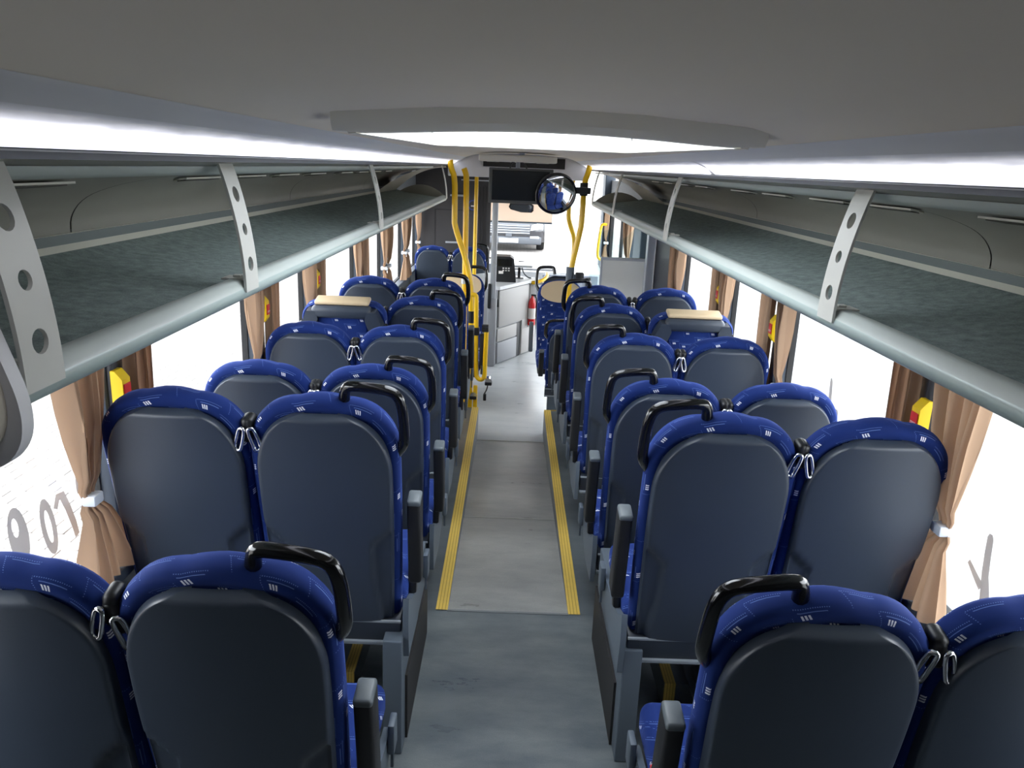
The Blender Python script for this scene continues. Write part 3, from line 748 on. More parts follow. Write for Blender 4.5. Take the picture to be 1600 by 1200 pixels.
protos = {}
def place_seat(aisle, side, x, y, z, label, group):
    key = (aisle, side)
    if key not in protos: o = protos[key] = make_seat(aisle, side)
    else: o = copy_tree(protos[key])
    o.location = (x, y, z); tag(o, label, 'bus seat', group); return o
XA = {-1: [-.565, -.560, -.555, -.555, -.555, -.555], 1: [.565, .560, .550, .545, .535, .530]}
XWN = 0.982
for r in range(6):
    for side, sn in ((-1, 'left'), (1, 'right')):
        place_seat(True, side, XA[side][r], ROWY[side][r], (.018 if r == 0 and side < 0 else max(0, ROWZ[r])),
                   'blue seat with grey back shell and black handle, %s side of aisle, %s row' % (sn, ROWN[r]), 'aisle seats with grab handles')
        if r != 4:
            place_seat(False, side, side * XWN, ROWY[side][r], max(0, ROWZ[r]) if r != 1 else ROWZ[r],
                       'blue seat with grey back shell against the %s window, %s row' % (sn, ROWN[r]), 'window seats')

# rear-facing style seat: blue front with vinyl headrest
def facing_seat(name, label, x, y, z, sc=1.0, handle=(1,), arm=None, rz=PI, H=BH):
    t = thing(name, label, 'bus seat', (x, y, z), rz, 'seats facing backwards')
    pts = outline(BW, H, .13, .15)
    m = cushion_back([(-.02, .03), (-.015, .01), (.0, .0), (.05, .0), (.075, .012), (.085, .04)], pts, backT())
    m.obj('backrest', 'fabric', t, 60, [(u, v) if u < 2 else (u * 1, v) for u, v in m.uv])
    hp = []
    for k in range(25):
        a = PI * k / 24; hp.append((-.185 * math.cos(a), H - .13 + .118 * math.sin(a) ** .75))
    for k in range(1, 24):
        a = PI * k / 24; hp.append((.185 * math.cos(a), H - .13 - .085 * math.sin(a)))
    MB().prism(hp, .078, .098, axis='y', T=backT()).obj('headrest_pad', 'beige', t, 30)
    m = shell_mesh(); m.obj('back_shell', 'shell', t, 50)
    m = MB().box(-.212, .212, .03, .45, .30, .41, bev=.035, seg=4); m.obj('seat_cushion', 'fabric', t, 50, box_uv(m))
    MB().box(-.20, .20, .02, .42, .25, .305, bev=.01).obj('seat_frame', 'blackm', t, 30)
    MB().box(-.03, .03, .12, .30, .0, .26, bev=.008).obj('leg', 'frame', t, 30)
    for s in handle: inst(SP['grab_handle%d' % s], 'grab_handle', t)
    if arm is not None:
        MB().box(-.02, .02, -.02, .04, -.12, .16, bev=.01, T=Matrix.Translation((arm * .262, .06, .50))).obj('armrest', 'armcap', t)
    return t

# folded seats at the windows of the fifth row: padded back tipped, table-like grey frame
def folded_seat(side, sn):
    t = thing('folded_seat', 'folded blue seat with dark grey frame and beige top edge by the %s window' % sn, 'bus seat', (side * .975, 4.50, 0.045), 0, 'folded seats')
    H = BH - .06; T = backT(); Wd = .235
    pts = outline(Wd, H, .10, .11)
    m = cushion_back([(.0, .03), (-.008, .008), (.01, .0), (.06, .0), (.08, .02), (.09, .05)], pts, T); m.obj('backrest', 'fabric', t, 60, m.uv)
    # beige strip along the top
    MB().box(-.150, .150, -.040, .055, H - .012, H + .012, bev=.010, T=T, seg=3).obj('headrest_pad', 'beige', t)
    # inverted-U frame
    MB().box(-.165, .165, -.075, -.005, H - .080, H - .012, bev=.025, T=T, seg=4).obj('frame_top', 'shell', t, 60)
    for s in (-1, 1):
        m = MB(); a = [(s * .140, H - .035), (s * .188, H - .035), (s * .226, H - .12), (s * .215, .10), (s * .165, .06), (s * .150, H - .15), (s * .128, H - .08)]
        m.prism(a, -.075, -.005, axis='y', T=T); m.obj('frame_side', 'shell', t, 30)
    m = MB().box(-.14, .14, -.045, .0, .05, H - .06, bev=.012, T=T, seg=3); m.obj('centre_pad', 'fabric', t, 50, [(x * 1.1 + 5, z) for x, y, z in m.v])
    m = MB().box(-.21, .21, .03, .45, .33, .43, bev=.035, seg=4); m.obj('seat_cushion', 'fabric', t, 50, box_uv(m))
    MB().box(-.20, .20, .02, .42, .27, .335, bev=.01).obj('seat_frame', 'blackm', t, 30)
    MB().box(-.03, .03, .12, .30, 0, .28, bev=.008).obj('leg', 'frame', t, 30)
    for s in (-1, 1):
        gd = MB().box(s * .235 - .014, s * .235 + .014, -.05, .0, H - .20, H - .12, bev=.012, T=T, seg=3).obj('belt_guide', 'blackm', t, 60)
        MB().tube([(s * .245, -.05, H - .18), (s * .25, -.05, H - .225), (s * .25, .0, H - .225), (s * .245, 0, H - .18)], .004, 8, T, smooth=1).obj('belt_loop', 'chrome', gd)
folded_seat(-1, 'left'); folded_seat(1, 'right')

# seats on the low front floor
place_seat(False, -1, -0.985, 9.55, FRONT - .0, 'farthest blue seat with grey shell before the dark cabin wall by the left curtains', 'window seats')
place_seat(True, -1, -0.56, 9.55, FRONT, 'blue seat half hidden behind yellow poles in front of the dark cabin wall', 'aisle seats with grab handles')
facing_seat('rear_facing_seat', 'backwards-facing blue seat with beige headrest behind the yellow barrier on the left', -0.50, 7.15, FRONT, handle=(-1,), H=BH - .02)
facing_seat('rear_facing_seat', 'backwards-facing blue seat with beige headrest and dotted front, right of the aisle', 0.42, 7.35, FRONT, handle=(1,), arm=1, H=BH - .08)
# low tip-up seat seen from behind
lo = make_seat(True, 1, True, True)
for ch in list(lo.children):
    if ch.name.split('.')[0] in ('seat_cushion', 'seat_frame', 'belt_strap', 'belt_guide', 'leg', 'side_cover', 'belt_buckle'):
        for g2 in list(ch.children): bpy.data.objects.remove(g2)
        bpy.data.objects.remove(ch)
m = MB().box(-.205, .205, .09, .17, .0, .42, bev=.03, seg=3, T=backT()); m.obj('seat_cushion', 'fabric', lo, 50, box_uv(m))
MB().box(-.18, .18, .0, .08, .0, .36, bev=.01).obj('pedestal', 'frame', lo, 30)
lo.name = 'tip_up_seat'; lo.location = (0.475, 6.42, FRONT); lo.scale = (1, 1, 0.76)
tag(lo, 'low blue seat with grey shell beside the aisle, in front of the right podium', 'bus seat')

# ================================================================== CURTAINS, STOP BUTTONS
def curtain(side, y_in, y_out, ytie, ybot, label, tie=True, grp='window curtains', ztie=0.905):
    """gathered cloth: y_in next to the pillar, y_out free edge at the top; ybot=(a,b) span at the bottom"""
    ztop, zb = 1.50, 0.63
    t = thing('curtain', label, 'curtain', (side * 1.21, (y_in + ytie) / 2, zb), 0, grp)
    oy, ox = (y_in + ytie) / 2, side * 1.21
    nf = 5.0; ph = random.random() * 6
    rows = [ztop, 1.42, 1.34, 1.26, 1.18, 1.10, 1.02, .97, .935, ztie, .875, .85, .83, .80, .75, .70, .66, zb]
    def span(z):
        if not tie: return y_in, y_out
        if z >= ztie:
            k = ((z - ztie) / (ztop - ztie)) ** 0.75
            return (ytie - .022) * (1 - k) + min(y_in, y_out) * k, (ytie + .022) * (1 - k) + max(y_in, y_out) * k
        k = ((ztie - z) / (ztie - zb)) ** 0.7
        return (ytie - .022) * (1 - k) + ybot[0] * k, (ytie + .022) * (1 - k) + ybot[1] * k
    def fn(u, v):
        z = rows[int(round(v * (len(rows) - 1)))]; a, b = span(z)
        wv = math.sin(u * nf * 2 * PI + ph) + .35 * math.sin(u * 13 + z * 3)
        amp = .018 if not tie else .009 + .020 * min(1, abs(z - ztie) / .25)
        k = 1 - (1 - min(1, abs(z - ztie) / .15)) * .35 if tie else 1
        return (wv * amp * k * side - side * (.012 if abs(z - ztie) > .05 else 0), a + (b - a) * u + .006 * math.sin(u * 31) - oy, z - zb)
    m = MB().grid(fn, 60, len(rows) - 1); m.obj('cloth', 'curtain', t, 180)
    if tie:
        MB().box(-.030, .030, ytie - oy - .026, ytie - oy + .026, ztie - zb - .016, ztie - zb + .016, bev=.006).obj('tie_band', 'tie', t)
    return t
for sg, sn in ((-1, 'left'), (1, 'right')):
    P = PIL[sg]
    names = {2: 'nearest', 3: 'second', 4: 'third', 5: 'fourth', 6: 'fifth', 7: 'sixth', 8: 'last'}
    for i in range(2, len(P)):
        y = P[i]
        if sg > 0 and i == 6: continue
        if i == 2:
            curtain(sg, y - .07, y - .36, y - .205, (y - .30, y + .03), 'beige curtain gathered by white tie, near side of the %s %s pillar' % (names[i], sn))
            curtain(sg, y + .05, y + .20, y + .10, (y, y + .2), 'narrow beige curtain hanging on the far side of the %s %s pillar' % (names[i], sn), tie=False)
        else:
            n_ = names[i]
            if i < 5 or sg > 0:
                curtain(sg, y - .05, y - .22, y - .10, (y - .24, y + .02), 'beige tied curtain on the near side of the %s %s window pillar' % (n_, sn))
            else:
                curtain(sg, y - .05, y - .30, y - .12, (y - .30, y + .02), 'beige tied curtain on the near side of the %s %s window pillar' % (n_, sn))
            if i < 8: curtain(sg, y + .05, y + .22, y + .10, (y, y + .2), 'beige curtain hanging on the far side of the %s %s window pillar' % (n_, sn), tie=(i >= 6))
for sg, sn in ((-1, 'left'), (1, 'right')):
    for k, i in enumerate((2, 3, 4)):
        y = PIL[sg][i]
        t = thing('stop_button', 'yellow stop button box with red press pad on %s %s pillar' % (('nearest', 'second', 'third')[k], sn), 'stop button', (sg * 1.211, y, 1.165), 0, 'stop buttons')
        pr = [(0, -.062), (sg * -.018, -.062), (sg * -.034, -.040), (sg * -.034, .035), (sg * -.012, .062), (0, .062)]
        MB().prism(pr, -.024, .024, axis='y').obj('housing', 'ybtn', t, 0)
        pad = MB().box(*sorted((sg * -.034, sg * -.038)), -.020, .020, -.026, .022, bev=.002).obj('press_pad', 'red', t, 0)
        # the word STOP on the pad
        cu = bpy.data.curves.new('stop_word', 'FONT'); cu.body = 'STOP'; cu.size = .013; cu.align_x = 'CENTER'; cu.align_y = 'CENTER'; cu.extrude = .0003
        tmp = bpy.data.objects.new('tmp', cu); C.objects.link(tmp)
        me = bpy.data.meshes.new_from_object(tmp.evaluated_get(bpy.context.evaluated_depsgraph_get())); bpy.data.objects.remove(tmp); bpy.data.curves.remove(cu)
        me.materials.clear(); me.materials.append(M['white']); me.name = 'stop_word'
        wd = bpy.data.objects.new('stop_word', me); C.objects.link(wd); wd.parent = pad
        wd.matrix_local = Matrix.Translation((sg * -.0384, 0, -.012)) @ Matrix(((0, 0, -sg, 0), (-1 * -sg if False else -sg, 0, 0, 0), (0, 1, 0, 0), (0, 0, 0, 1)))

# lettering stuck on the window panes (seen from inside)
def decal(name, polys, side, parent_label):
    pass
def ring(cy, cz, ry, rz, hy, hz, tilt, hcy=0, hcz=0, n=28):
    """flat elliptic ring in the pane plane: outer radii ry,rz, hole radii hy,hz"""
    vs, fs = [], []
    for k in range(n):
        a = 2 * PI * k / n
        for (a1, b1, oy, oz) in ((ry, rz, 0, 0), (hy, hz, hcy, hcz)):
            y, z = a1 * math.cos(a) + oy, b1 * math.sin(a) + oz
            vs.append((cy + y + tilt * z, cz + z))
    for k in range(n): j = (k + 1) % n; fs.append((2 * k, 2 * j, 2 * j + 1, 2 * k + 1))
    return vs, fs
def band(pts, wd):
    vs, fs = [], []; n = len(pts)
    for i, p in enumerate(pts):
        t = Vector(pts[min(i + 1, n - 1)]) - Vector(pts[max(i - 1, 0)]); t.normalize(); nn = Vector((-t.y, t.x)); w_ = wd[i] / 2
        vs += [(p[0] + nn.x * w_, p[1] + nn.y * w_), (p[0] - nn.x * w_, p[1] - nn.y * w_)]
    for i in range(n - 1): fs.append((2 * i, 2 * i + 1, 2 * i + 3, 2 * i + 2))
    return vs, fs
def put_decal(name, vf, side, label):
    vs, fs = vf; m = MB(); x = side * 1.274; kk = (1.274 + .05 * side) / (1.21 + .05 * side); vs = [(y * kk, 1.85 + (z - 1.85) * kk) for y, z in vs]
    m.add([(x, y, z) for y, z in vs], fs); m.add([(x + side * .0008, y, z) for y, z in vs], [tuple(reversed(f)) for f in fs])
    o = m.obj(name, 'decal', None, 0); tag(o, label, 'window lettering'); return o
put_decal('window_letter', ring(1.742, .945, .036, .078, .012, .026, -.15, -.006, .026), -1, 'leftmost grey letter ring stuck on the nearest left window')
put_decal('window_letter', ring(1.863, .912, .030, .082, .012, .050, -.16), -1, 'tall grey letter O on the nearest left window pane')
put_decal('window_letter', band([(1.900, .945), (1.915, .972), (1.935, .968), (1.955, .925), (1.975, .87), (1.985, .83)], [.018, .024, .026, .024, .024, .02]), -1, 'grey hooked letter on left pane partly behind the tied curtain')
put_decal('window_letter', ring(2.02, .955, .016, .045, .007, .02, -.1), -1, 'small grey letter fragment behind the nearest left curtain')
def ydecal():
    a, f = band([(1.872, .985), (1.871, .975), (1.868, .93), (1.862, .875), (1.850, .835), (1.842, .80), (1.852, .77)], [.012, .026, .028, .030, .038, .042, .026])
    b, g = band([(1.938, .875), (1.905, .855), (1.868, .835)], [.014, .020, .026])
    o = len(a); return a + b, f + [tuple(i + o for i in q) for q in g]
put_decal('window_letter', ydecal(), 1, 'grey branching letter on the nearest right window pane')
put_decal('window_letter', band([(2.985, 1.105), (2.982, 1.09), (2.975, 1.05), (2.965, .98), (2.955, .90)], [.010, .024, .028, .029, .028]), 1, 'grey upright letter stroke on the second right window')
put_decal('window_letter', ring(2.90, .955, .022, .05, .008, .026, -.1), 1, 'small grey letter bowl beside the stroke on the second right window')

# ================================================================== FRONT OF THE BUS
# dark cabin wall on the left
cw = struct(MB().box(-1.255, -0.33, 10.0, 10.06, FRONT, 1.97).obj('cabin_partition', 'dark', smooth=0))
for (x0, x1, z0, z1) in ((-1.02, -.50, .6, 1.30),):
    for q in ((x0, x1, z1, z1 + .01), (x0, x1, z0, z0 + .01), (x0, x0 + .01, z0, z1), (x1 - .01, x1, z0, z1)):
        MB().box(q[0], q[1], 9.994, 10.0, q[2], q[3]).obj('panel_groove', 'darkline', cw, 0)
for z, x0, x1 in ((1.47, -.83, -.62), (.90, -.88, -.66)):
    MB().box(x0, x1, 9.96, 9.985, z, z + .022, bev=.004).obj('wall_handle', 'alu', cw, 0)
for z in (1.73, 1.66): MB().box(-.70, -.36, 9.985, 10.0, z, z + .015).obj('panel_strip', 'alu', cw, 0)
for x in (-.47, -.43, -.39): MB().box(x, x + .008, 9.985, 10.0, .2, 1.6).obj('panel_rib', 'darkline', cw, 0)
st = MB(); vs, fs = ring(0, 0, .062, .062, .050, .050, 0); st.add([(-.55 + y, 9.992, 1.37 + z) for y, z in vs], fs)
st.obj('round_sticker', 'bluesign', cw, 0)
MB().box(-.575, -.525, 9.991, 9.994, 1.352, 1.368).obj('sticker_pictogram', 'label', cw, 0)
# header above the monitor
hd = struct(MB().box(-.66, .62, 7.46, 7.56, 1.745, 1.97, bev=.01).obj('trim_3', 'coveband', smooth=0))
MB().box(-.34, .40, 7.44, 7.46, 1.84, 1.93).obj('header_recess', 'darkline', hd, 0)
struct(MB().box(-1.26, 1.26, 7.56, YEND, 1.93, 1.97).obj('trim_4', 'dark', smooth=0))
# ceiling console with two small lamps
cc = thing('ceiling_console', 'flat cream ceiling console with two small lamps above the monitor', 'ceiling console', (-.03, 6.75, 1.905))
MB().box(-.31, .31, -.25, .25, -.022, .03, bev=.01).obj('housing', 'hatch', cc, 0)
for x in (-.2, .2): MB().box(x - .05, x + .05, -.18, -.10, -.026, -.021, bev=.002).obj('lamp_lens', 'slot', cc, 0)
# monitor
mo = thing('ceiling_monitor', 'black flat screen monitor with grey bezel hanging from the ceiling', 'monitor', (0.0, 6.5, 1.70))
MB().box(-.255, .255, 0, .05, -.137, .137, bev=.006).obj('bezel', 'bezel', mo, 0)
MB().box(-.228, .228, -.004, .002, -.112, .118).obj('screen', 'screen', mo, 0)
MB().box(-.045, -.012, .01, .03, .13, .20, bev=.004).obj('bracket', 'steel', mo, 0)
MB().tube([(-.09, .02, .13), (-.085, .02, .175), (-.04, .02, .195), (0, .02, .185), (.03, .02, .165), (.045, .02, .13)], .006, 8, smooth=2).obj('cable', 'blackm', mo)
MB().box(-.02, .02, .02, .04, .19, .255).obj('hanger_rod', 'steel', mo, 0)
# round mirror on the right pole
mi = thing('passenger_mirror', 'round convex mirror with black rim clamped to the right yellow pole', 'mirror', (0.276, 6.36, 1.656))
R_ = Matrix.Rotation(math.radians(98), 4, 'X') @ Matrix.Rotation(math.radians(0), 4, 'Y')
MB().lathe([(.001, .030), (.05, .0285), (.10, .021), (.13, .0135), (.150, .006)], 40, Matrix.Rotation(math.radians(90 + 14), 4, 'X') @ Matrix.Rotation(math.radians(10), 4, 'Y')).obj('mirror_glass', 'mirror', mi, 60)
MB().lathe([(.150, .009), (.162, .006), (.165, -.004), (.15, -.03), (.06, -.055), (.001, -.058)], 40, Matrix.Rotation(math.radians(90 + 14), 4, 'X') @ Matrix.Rotation(math.radians(10), 4, 'Y')).obj('mirror_rim', 'black', mi, 60)
MB().box(.10, .275, .05, .09, .005, .055, bev=.006).obj('clamp_arm', 'blackm', mi, 0)
MB().tube([(.252, .44, -.02), (.252, .44, .085)], .034, 14).box(.235, .265, .06, .43, .01, .05).obj('clamp', 'blackm', mi, 40)
# grab poles
def pole(label, pts, r=.0175, sm=2, extras=()):
    t = thing('grab_pole', label, 'grab pole', (pts[-1][0], pts[-1][1], pts[-1][2]), 0, 'yellow grab poles')
    o = Vector(pts[-1]); MB().tube([Vector(p) - o for p in pts], r, 14, smooth=sm).obj('tube', 'yellow', t, 60)
    for (z, rr, h, mt, nmx) in extras:
        # collar on the tube at height z
        for a, b in zip(pts[:-1], pts[1:]):
            if min(a[2], b[2]) <= z <= max(a[2], b[2]):
                k = (z - a[2]) / (b[2] - a[2]); p = Vector(a).lerp(Vector(b), k) - o
                MB().tube([p - Vector((0, 0, h / 2)), p + Vector((0, 0, h / 2))], rr, 12).obj(nmx, mt, t, 60); break
    return t
pole('thick yellow pole bent outwards, leftmost of the three on the left', [(-.570, 6.57, 1.88), (-.561, 6.57, 1.812), (-.528, 6.57, 1.746), (-.526, 6.57, 1.43), (-.524, 6.57, 1.36), (-.39, 6.57, 1.0), (-.367, 6.57, .66), (-.367, 6.57, FRONT)], .0235, extras=[(.62, .03, .1, 'blackm', 'belt_anchor')])
pole('straight yellow pole in the middle of the three on the left', [(-.463, 6.65, 1.82), (-.449, 6.65, 1.786), (-.440, 6.65, 1.75), (-.435, 6.65, .89), (-.431, 6.65, FRONT)], .0235, extras=[(.92, .031, .07, 'alu', 'collar')])
pole('thin yellow pole, rightmost of the three on the left', [(-.435, 8.3, 1.90), (-.435, 8.3, .80), (-.435, 8.3, FRONT)], .020, 0, extras=[(.62, .022, .12, 'blackm', 'sleeve')])
pole('thick yellow pole bent inwards on the right carrying the round mirror', [(.567, 6.8, 1.88), (.557, 6.8, 1.821), (.528, 6.8, 1.743), (.528, 6.8, 1.413), (.513, 6.8, 1.316), (.455, 6.8, 1.005), (.450, 6.8, .73), (.450, 6.8, FRONT)], .0235, extras=[(.98, .035, .12, 'frame', 'clamp_sleeve')])
pole('yellow pole behind the round mirror bent towards the front pole', [(.515, 7.7, 1.82), (.50, 7.7, 1.74), (.478, 7.7, 1.68), (.472, 7.7, 1.42), (.49, 7.7, 1.34), (.555, 7.7, 1.19), (.53, 7.7, .90), (.53, 7.7, FRONT)], .022)
vb = thing('ticket_validator', 'small black validator box clamped on the right yellow pole', 'validator', (.508, 6.76, .957))
MB().box(-.01, .06, -.04, .03, -.035, .045, bev=.01).obj('case', 'blackm', vb); MB().box(-.03, .0, -.01, .06, -.02, .02).obj('clamp', 'frame', vb)
# yellow barrier in front of the left podium
ba = thing('yellow_barrier', 'yellow tube barrier with folding arm at the front edge of the left podium', 'barrier', (-.31, 6.08, FRONT))
MB().tube([(-.85, 0, 1.085), (-.05, 0, 1.085), (0.0, 0, 1.085), (0.0, 0, 1.03), (.012, 0, .47), (.02, -.01, .43), (.05, -.02, .41), (.08, -.02, .43), (.082, -.02, .50), (.086, -.02, .80)], .018, 12, smooth=2).obj('rail_tube', 'yellow', ba, 60)
MB().box(-.055, -.012, -.02, .02, .0, .70, bev=.006).obj('post', 'yellow', ba, 30)
MB().box(-.005, .028, -.02, .02, -.0, .36, bev=.006).obj('foot_post', 'yellow', ba, 30)
MB().box(-.025, .03, -.03, .03, .77, .83, bev=.006).obj('clamp', 'blackm', ba, 30)
for k in range(4): MB().box(.05, .10, -.03, .03, .80 + .014 * k, .807 + .014 * k).obj('spring_coil', 'blackm', ba, 0)
MB().box(.035, .075, -.02, .02, .50, .78, bev=.01).obj('strut_cover', 'darkline', ba, 30)
MB().tube([(.06, -.02, .46), (.06, -.02, .53)], .014, 12).obj('chrome_ferrule', 'chrome', ba, 60)
for (x, z) in ((.115, .41), (-.002, .29)):
    k = MB().tube([(x, -.05, z), (x, .02, z)], .026, 14).obj('ratchet_knob', 'chrome', ba, 60)
    MB().box(x - .03, x + .026, -.055, .0, z - .035, z - .005, bev=.008).obj('knob_lever', 'blackm', k, 30)
MB().tube([(.11, -.02, .39), (.105, -.02, .34), (.085, -.02, .30)], .005, 8, smooth=1).box(.075, .10, -.035, -.005, .245, .30, bev=.006).obj('belt_tongue', 'blackm', ba, 40)

# silver post and fare console
po = thing('silver_post', 'silver grey upright post beside the fare console', 'post', (-.232, 8.17, FRONT))
MB().box(-.030, .030, -.03, .03, .72, 2.13, bev=.01).obj('upper_post', 'alu', po, 30)
MB().box(-.05, .045, -.035, .04, 0, .73, bev=.02).obj('lower_post', 'console2', po, 40)
MB().box(-.05, -.018, -.055, -.025, .62, .88, bev=.012).obj('post_handle', 'blackm', po, 40)
co = thing('fare_console', 'angled grey fare console with panels and drawers beside the windscreen', 'console', (-.20, 8.22, FRONT))
ang = math.atan2(9.05 - 8.22, .24 + .20); LEN = math.hypot(.83, .44)
FT = Matrix.Rotation(ang, 4, 'Z')      # local x runs along the face, +y into the body
def face(name, s0, s1, z0, z1, mat, d=.02, bev=.006, parent=None):
    return MB().box(s0 * LEN, s1 * LEN, -d, 0, z0, z1, bev=bev, T=FT).obj(name, mat, parent or co, 30)
MB().prism([(.03, .0), (LEN, .0), (LEN, .6), (.25, .75), (.04, .35)], 0, .80, axis='z', T=FT).obj('body', 'console2', co, 0)
MB().prism([(.03, -.03), (LEN + .01, -.03), (LEN + .01, .62), (.22, .80), (.04, .40)], .80, .835, axis='z', T=FT).obj('desk_top', 'desk', co, 0)
face('upper_door', .05, .77, .40, .79, 'console', .022)
face('upper_door_tail', .62, .77, .24, .42, 'console', .0218)
face('door_hinge', .032, .05, .62, .70, 'blackm', .02, .002)
face('drawer', .035, .50, .245, .385, 'console', .018)
face('slot_groove', .51, .60, .0, .385, 'blackm', .010, .004)
face('lower_panel_rear', .035, .50, .01, .235, 'console2', .024)
face('lower_panel_front', .62, .98, .01, .30, 'console', .024)
face('edge_gap', .785, .81, .24, .80, 'darkline', .012, .002)
face('extinguisher_niche', .84, .985, .31, .78, 'dark', .004, .001)
ex = thing('fire_extinguisher', 'small red fire extinguisher in the niche of the fare console', 'fire extinguisher', (0.20, 8.85, FRONT + .32))
MB().lathe([(.03, 0), (.042, .01), (.042, .26), (.030, .30), (.014, .32), (.014, .34)], 18).obj('cylinder', 'redext', ex, 40)
MB().lathe([(.043, .08), (.043, .20)], 18).obj('paper_label', 'label', ex, 40)
MB().box(-.015, .04, -.012, .012, .335, .355, bev=.003).tube([(.03, 0, .34), (.05, 0, .30), (.05, 0, .1)], .008, 8, smooth=1).obj('valve', 'blackm', ex, 40)
yr = thing('console_handrail', 'curved yellow handrail on the front corner of the fare console', 'handrail', (.21, 8.95, FRONT + .80))
MB().tube([(-.02, -.05, .0), (.03, -.09, .01), (.10, -.06, .03), (.15, .05, .06), (.155, .18, .08)], .02, 12, smooth=2).obj('tube', 'yellow', yr, 60)
MB().box(-.05, .12, .0, .06, -.03, -.005).obj('mount', 'console2', yr, 0)
tm = thing('ticket_machine', 'black ticket machine with keypad on the fare console', 'ticket machine', (-.125, 8.72, FRONT + .835))
MB().prism([(-.13, 0), (.13, 0), (.125, .06), (.10, .25), (.06, .275), (-.13, .275)], -.12, .12, axis='y').obj('case', 'blackm', tm, 30)
MB().box(-.10, .08, -.128, -.118, .17, .25, bev=.004).obj('keypad', 'black', tm, 0)
for i in range(3):
    for j in range(2): MB().box(-.02 + .03 * i, -.002 + .03 * i, -.131, -.127, .145 - .025 * j, .158 - .025 * j).obj('key', 'label', tm, 0)
MB().box(-.06, -.01, -.124, -.119, .09, .12).obj('white_label', 'label', tm, 0)
sd = thing('display_stand', 'flat display on a thin black stalk on the fare console', 'display', (.04, 8.95, FRONT + .835))
MB().box(-.015, .015, -.012, .012, 0, .12).box(-.05, .05, -.04, .04, 0, .008).obj('stalk', 'blackm', sd, 0)
MB().box(-.13, .15, -.08, .10, .12, .145, bev=.008, T=Matrix.Rotation(math.radians(-8), 4, 'X')).obj('screen_plate', 'desk', sd, 0)
MB().tube([(.03, 0, .12), (.05, 0, .06), (.10, .02, .01), (.14, .02, .005)], .007, 8, smooth=2).obj('cable', 'blackm', sd)

# dashboard, front wall, windscreen, blind, mirror
fw = struct(MB().box(-1.31, 1.31, YEND - .05, YEND + .05, GND + .25, .52).box(-1.31, 1.31, YEND - .05, YEND + .05, 1.86, 1.97).obj('wall_front', 'greypart', smooth=0))
MB().prism([(10.55, .30), (10.62, .50), (11.2, .56), (11.2, .1), (10.6, .1)], -.32, 1.18, axis='x').obj('dashboard', 'desk', fw, 20)
MB().box(-.1, .55, 10.60, 10.64, .52, .545).obj('dash_grille', 'console2', fw, 0)
for x0, x1 in ((-1.31, -1.2), (1.17, 1.31)): MB().box(x0, x1, YEND - .25, YEND + .05, .5, 1.95, bev=.01).obj('corner_pillar', 'pillar', fw, 0)
wsn = struct(MB().box(-1.28, 1.28, YEND + .0, YEND + .008, .5, 1.9).obj('window_%d' % wi, 'glass', smooth=0))
for (x, z, L, a) in ((.35, .545, .75, 5), (-.45, .55, .7, -4)):
    MB().box(0, L, YEND + .06, YEND + .08, 0, .018, T=Matrix.Translation((x - .3, 0, z)) @ Matrix.Rotation(math.radians(a), 4, 'Y')).obj('wiper', 'rubber', wsn, 0)
bl = thing('sun_blind', 'beige roller sun blind hanging in the windscreen', 'sun blind', (.06, 11.05, 1.105))
MB().box(-.42, .42, -.003, .003, .02, .82).obj('cloth', 'blind', bl, 0)
MB().box(-.425, .425, -.01, .01, 0, .022, bev=.004).obj('hem_bar', 'frame', bl, 0)
MB().tube([(-.43, 0, .82), (.43, 0, .82)], .025, 12).obj('roller', 'blackm', bl, 40)
im = thing('interior_mirror', 'small black interior mirror below the monitor', 'mirror', (.05, 10.75, 1.31))
mp_ = [(-.165, .02), (-.15, .065), (.14, .065), (.165, .05), (.165, -.02), (.14, -.045), (.0, -.045), (-.14, -.01)]
MB().prism(mp_, 0, .05, axis='y').obj('housing', 'blackm', im, 30)
MB().prism([(x * .88 - .0, z * .82 + .002) for x, z in mp_], -.004, .0, axis='y').obj('mirror_glass', 'mirror', im, 0)
MB().tube([(0, .03, .05), (0, .08, .30), (0, .1, .62)], .01, 8, smooth=1).obj('stem', 'blackm', im)
# entrance side: grey partition, glass screen with white board, yellow door handle
gp = thing('draught_screen', 'glass draught screen with white lower board on the right behind the black pillar', 'partition', (.93, 7.0, FRONT))
MB().box(-.185, .185, -.012, .012, .75, 1.295).obj('board', 'board', gp, 0)
fr = MB()
for q in ((-.20, .20, 1.29, 1.315), (-.20, -.183, .0, 1.3), (.183, .20, .0, 1.3), (-.20, .20, .73, .755)): fr.box(q[0], q[1], -.02, .02, q[2], q[3], bev=.004)
fr.obj('board_frame', 'alu', gp, 0)
MB().box(-.185, .185, -.012, .012, .0, .74).obj('lower_board', 'greypart', gp, 0)
MB().prism([(-.30, .75), (-.203, .75), (-.203, 1.33), (-.20, 1.55), (-.26, 1.50), (-.285, 1.46)], -.005, .005, axis='y').obj('glass_wing', 'clear', gp, 0)
MB().prism([(-.20, 1.316), (.20, 1.316), (.20, 1.55), (.10, 1.60), (.02, 1.50), (-.06, 1.46), (-.12, 1.56), (-.20, 1.54)], -.005, .005, axis='y').obj('upper_glass', 'clear', gp, 0)
pst = thing('door_post', 'pale grey flat post between the white board and the black pillar', 'post', (1.14, 6.92, FRONT))
MB().box(-.028, .04, -.04, .04, 0, 1.85, bev=.006).obj('post', 'alu', pst, 0)
MB().box(.036, .044, -.05, -.04, 0, 1.85).obj('edge_seal', 'white', pst, 0)
gw = thing('grey_door_panel', 'pale blue-grey panel beside the right front window', 'panel', (1.13, 7.3, FRONT))
MB().box(-.05, .06, -.2, .2, 0, 1.75, bev=.01).obj('panel', 'greypart', gw, 0)
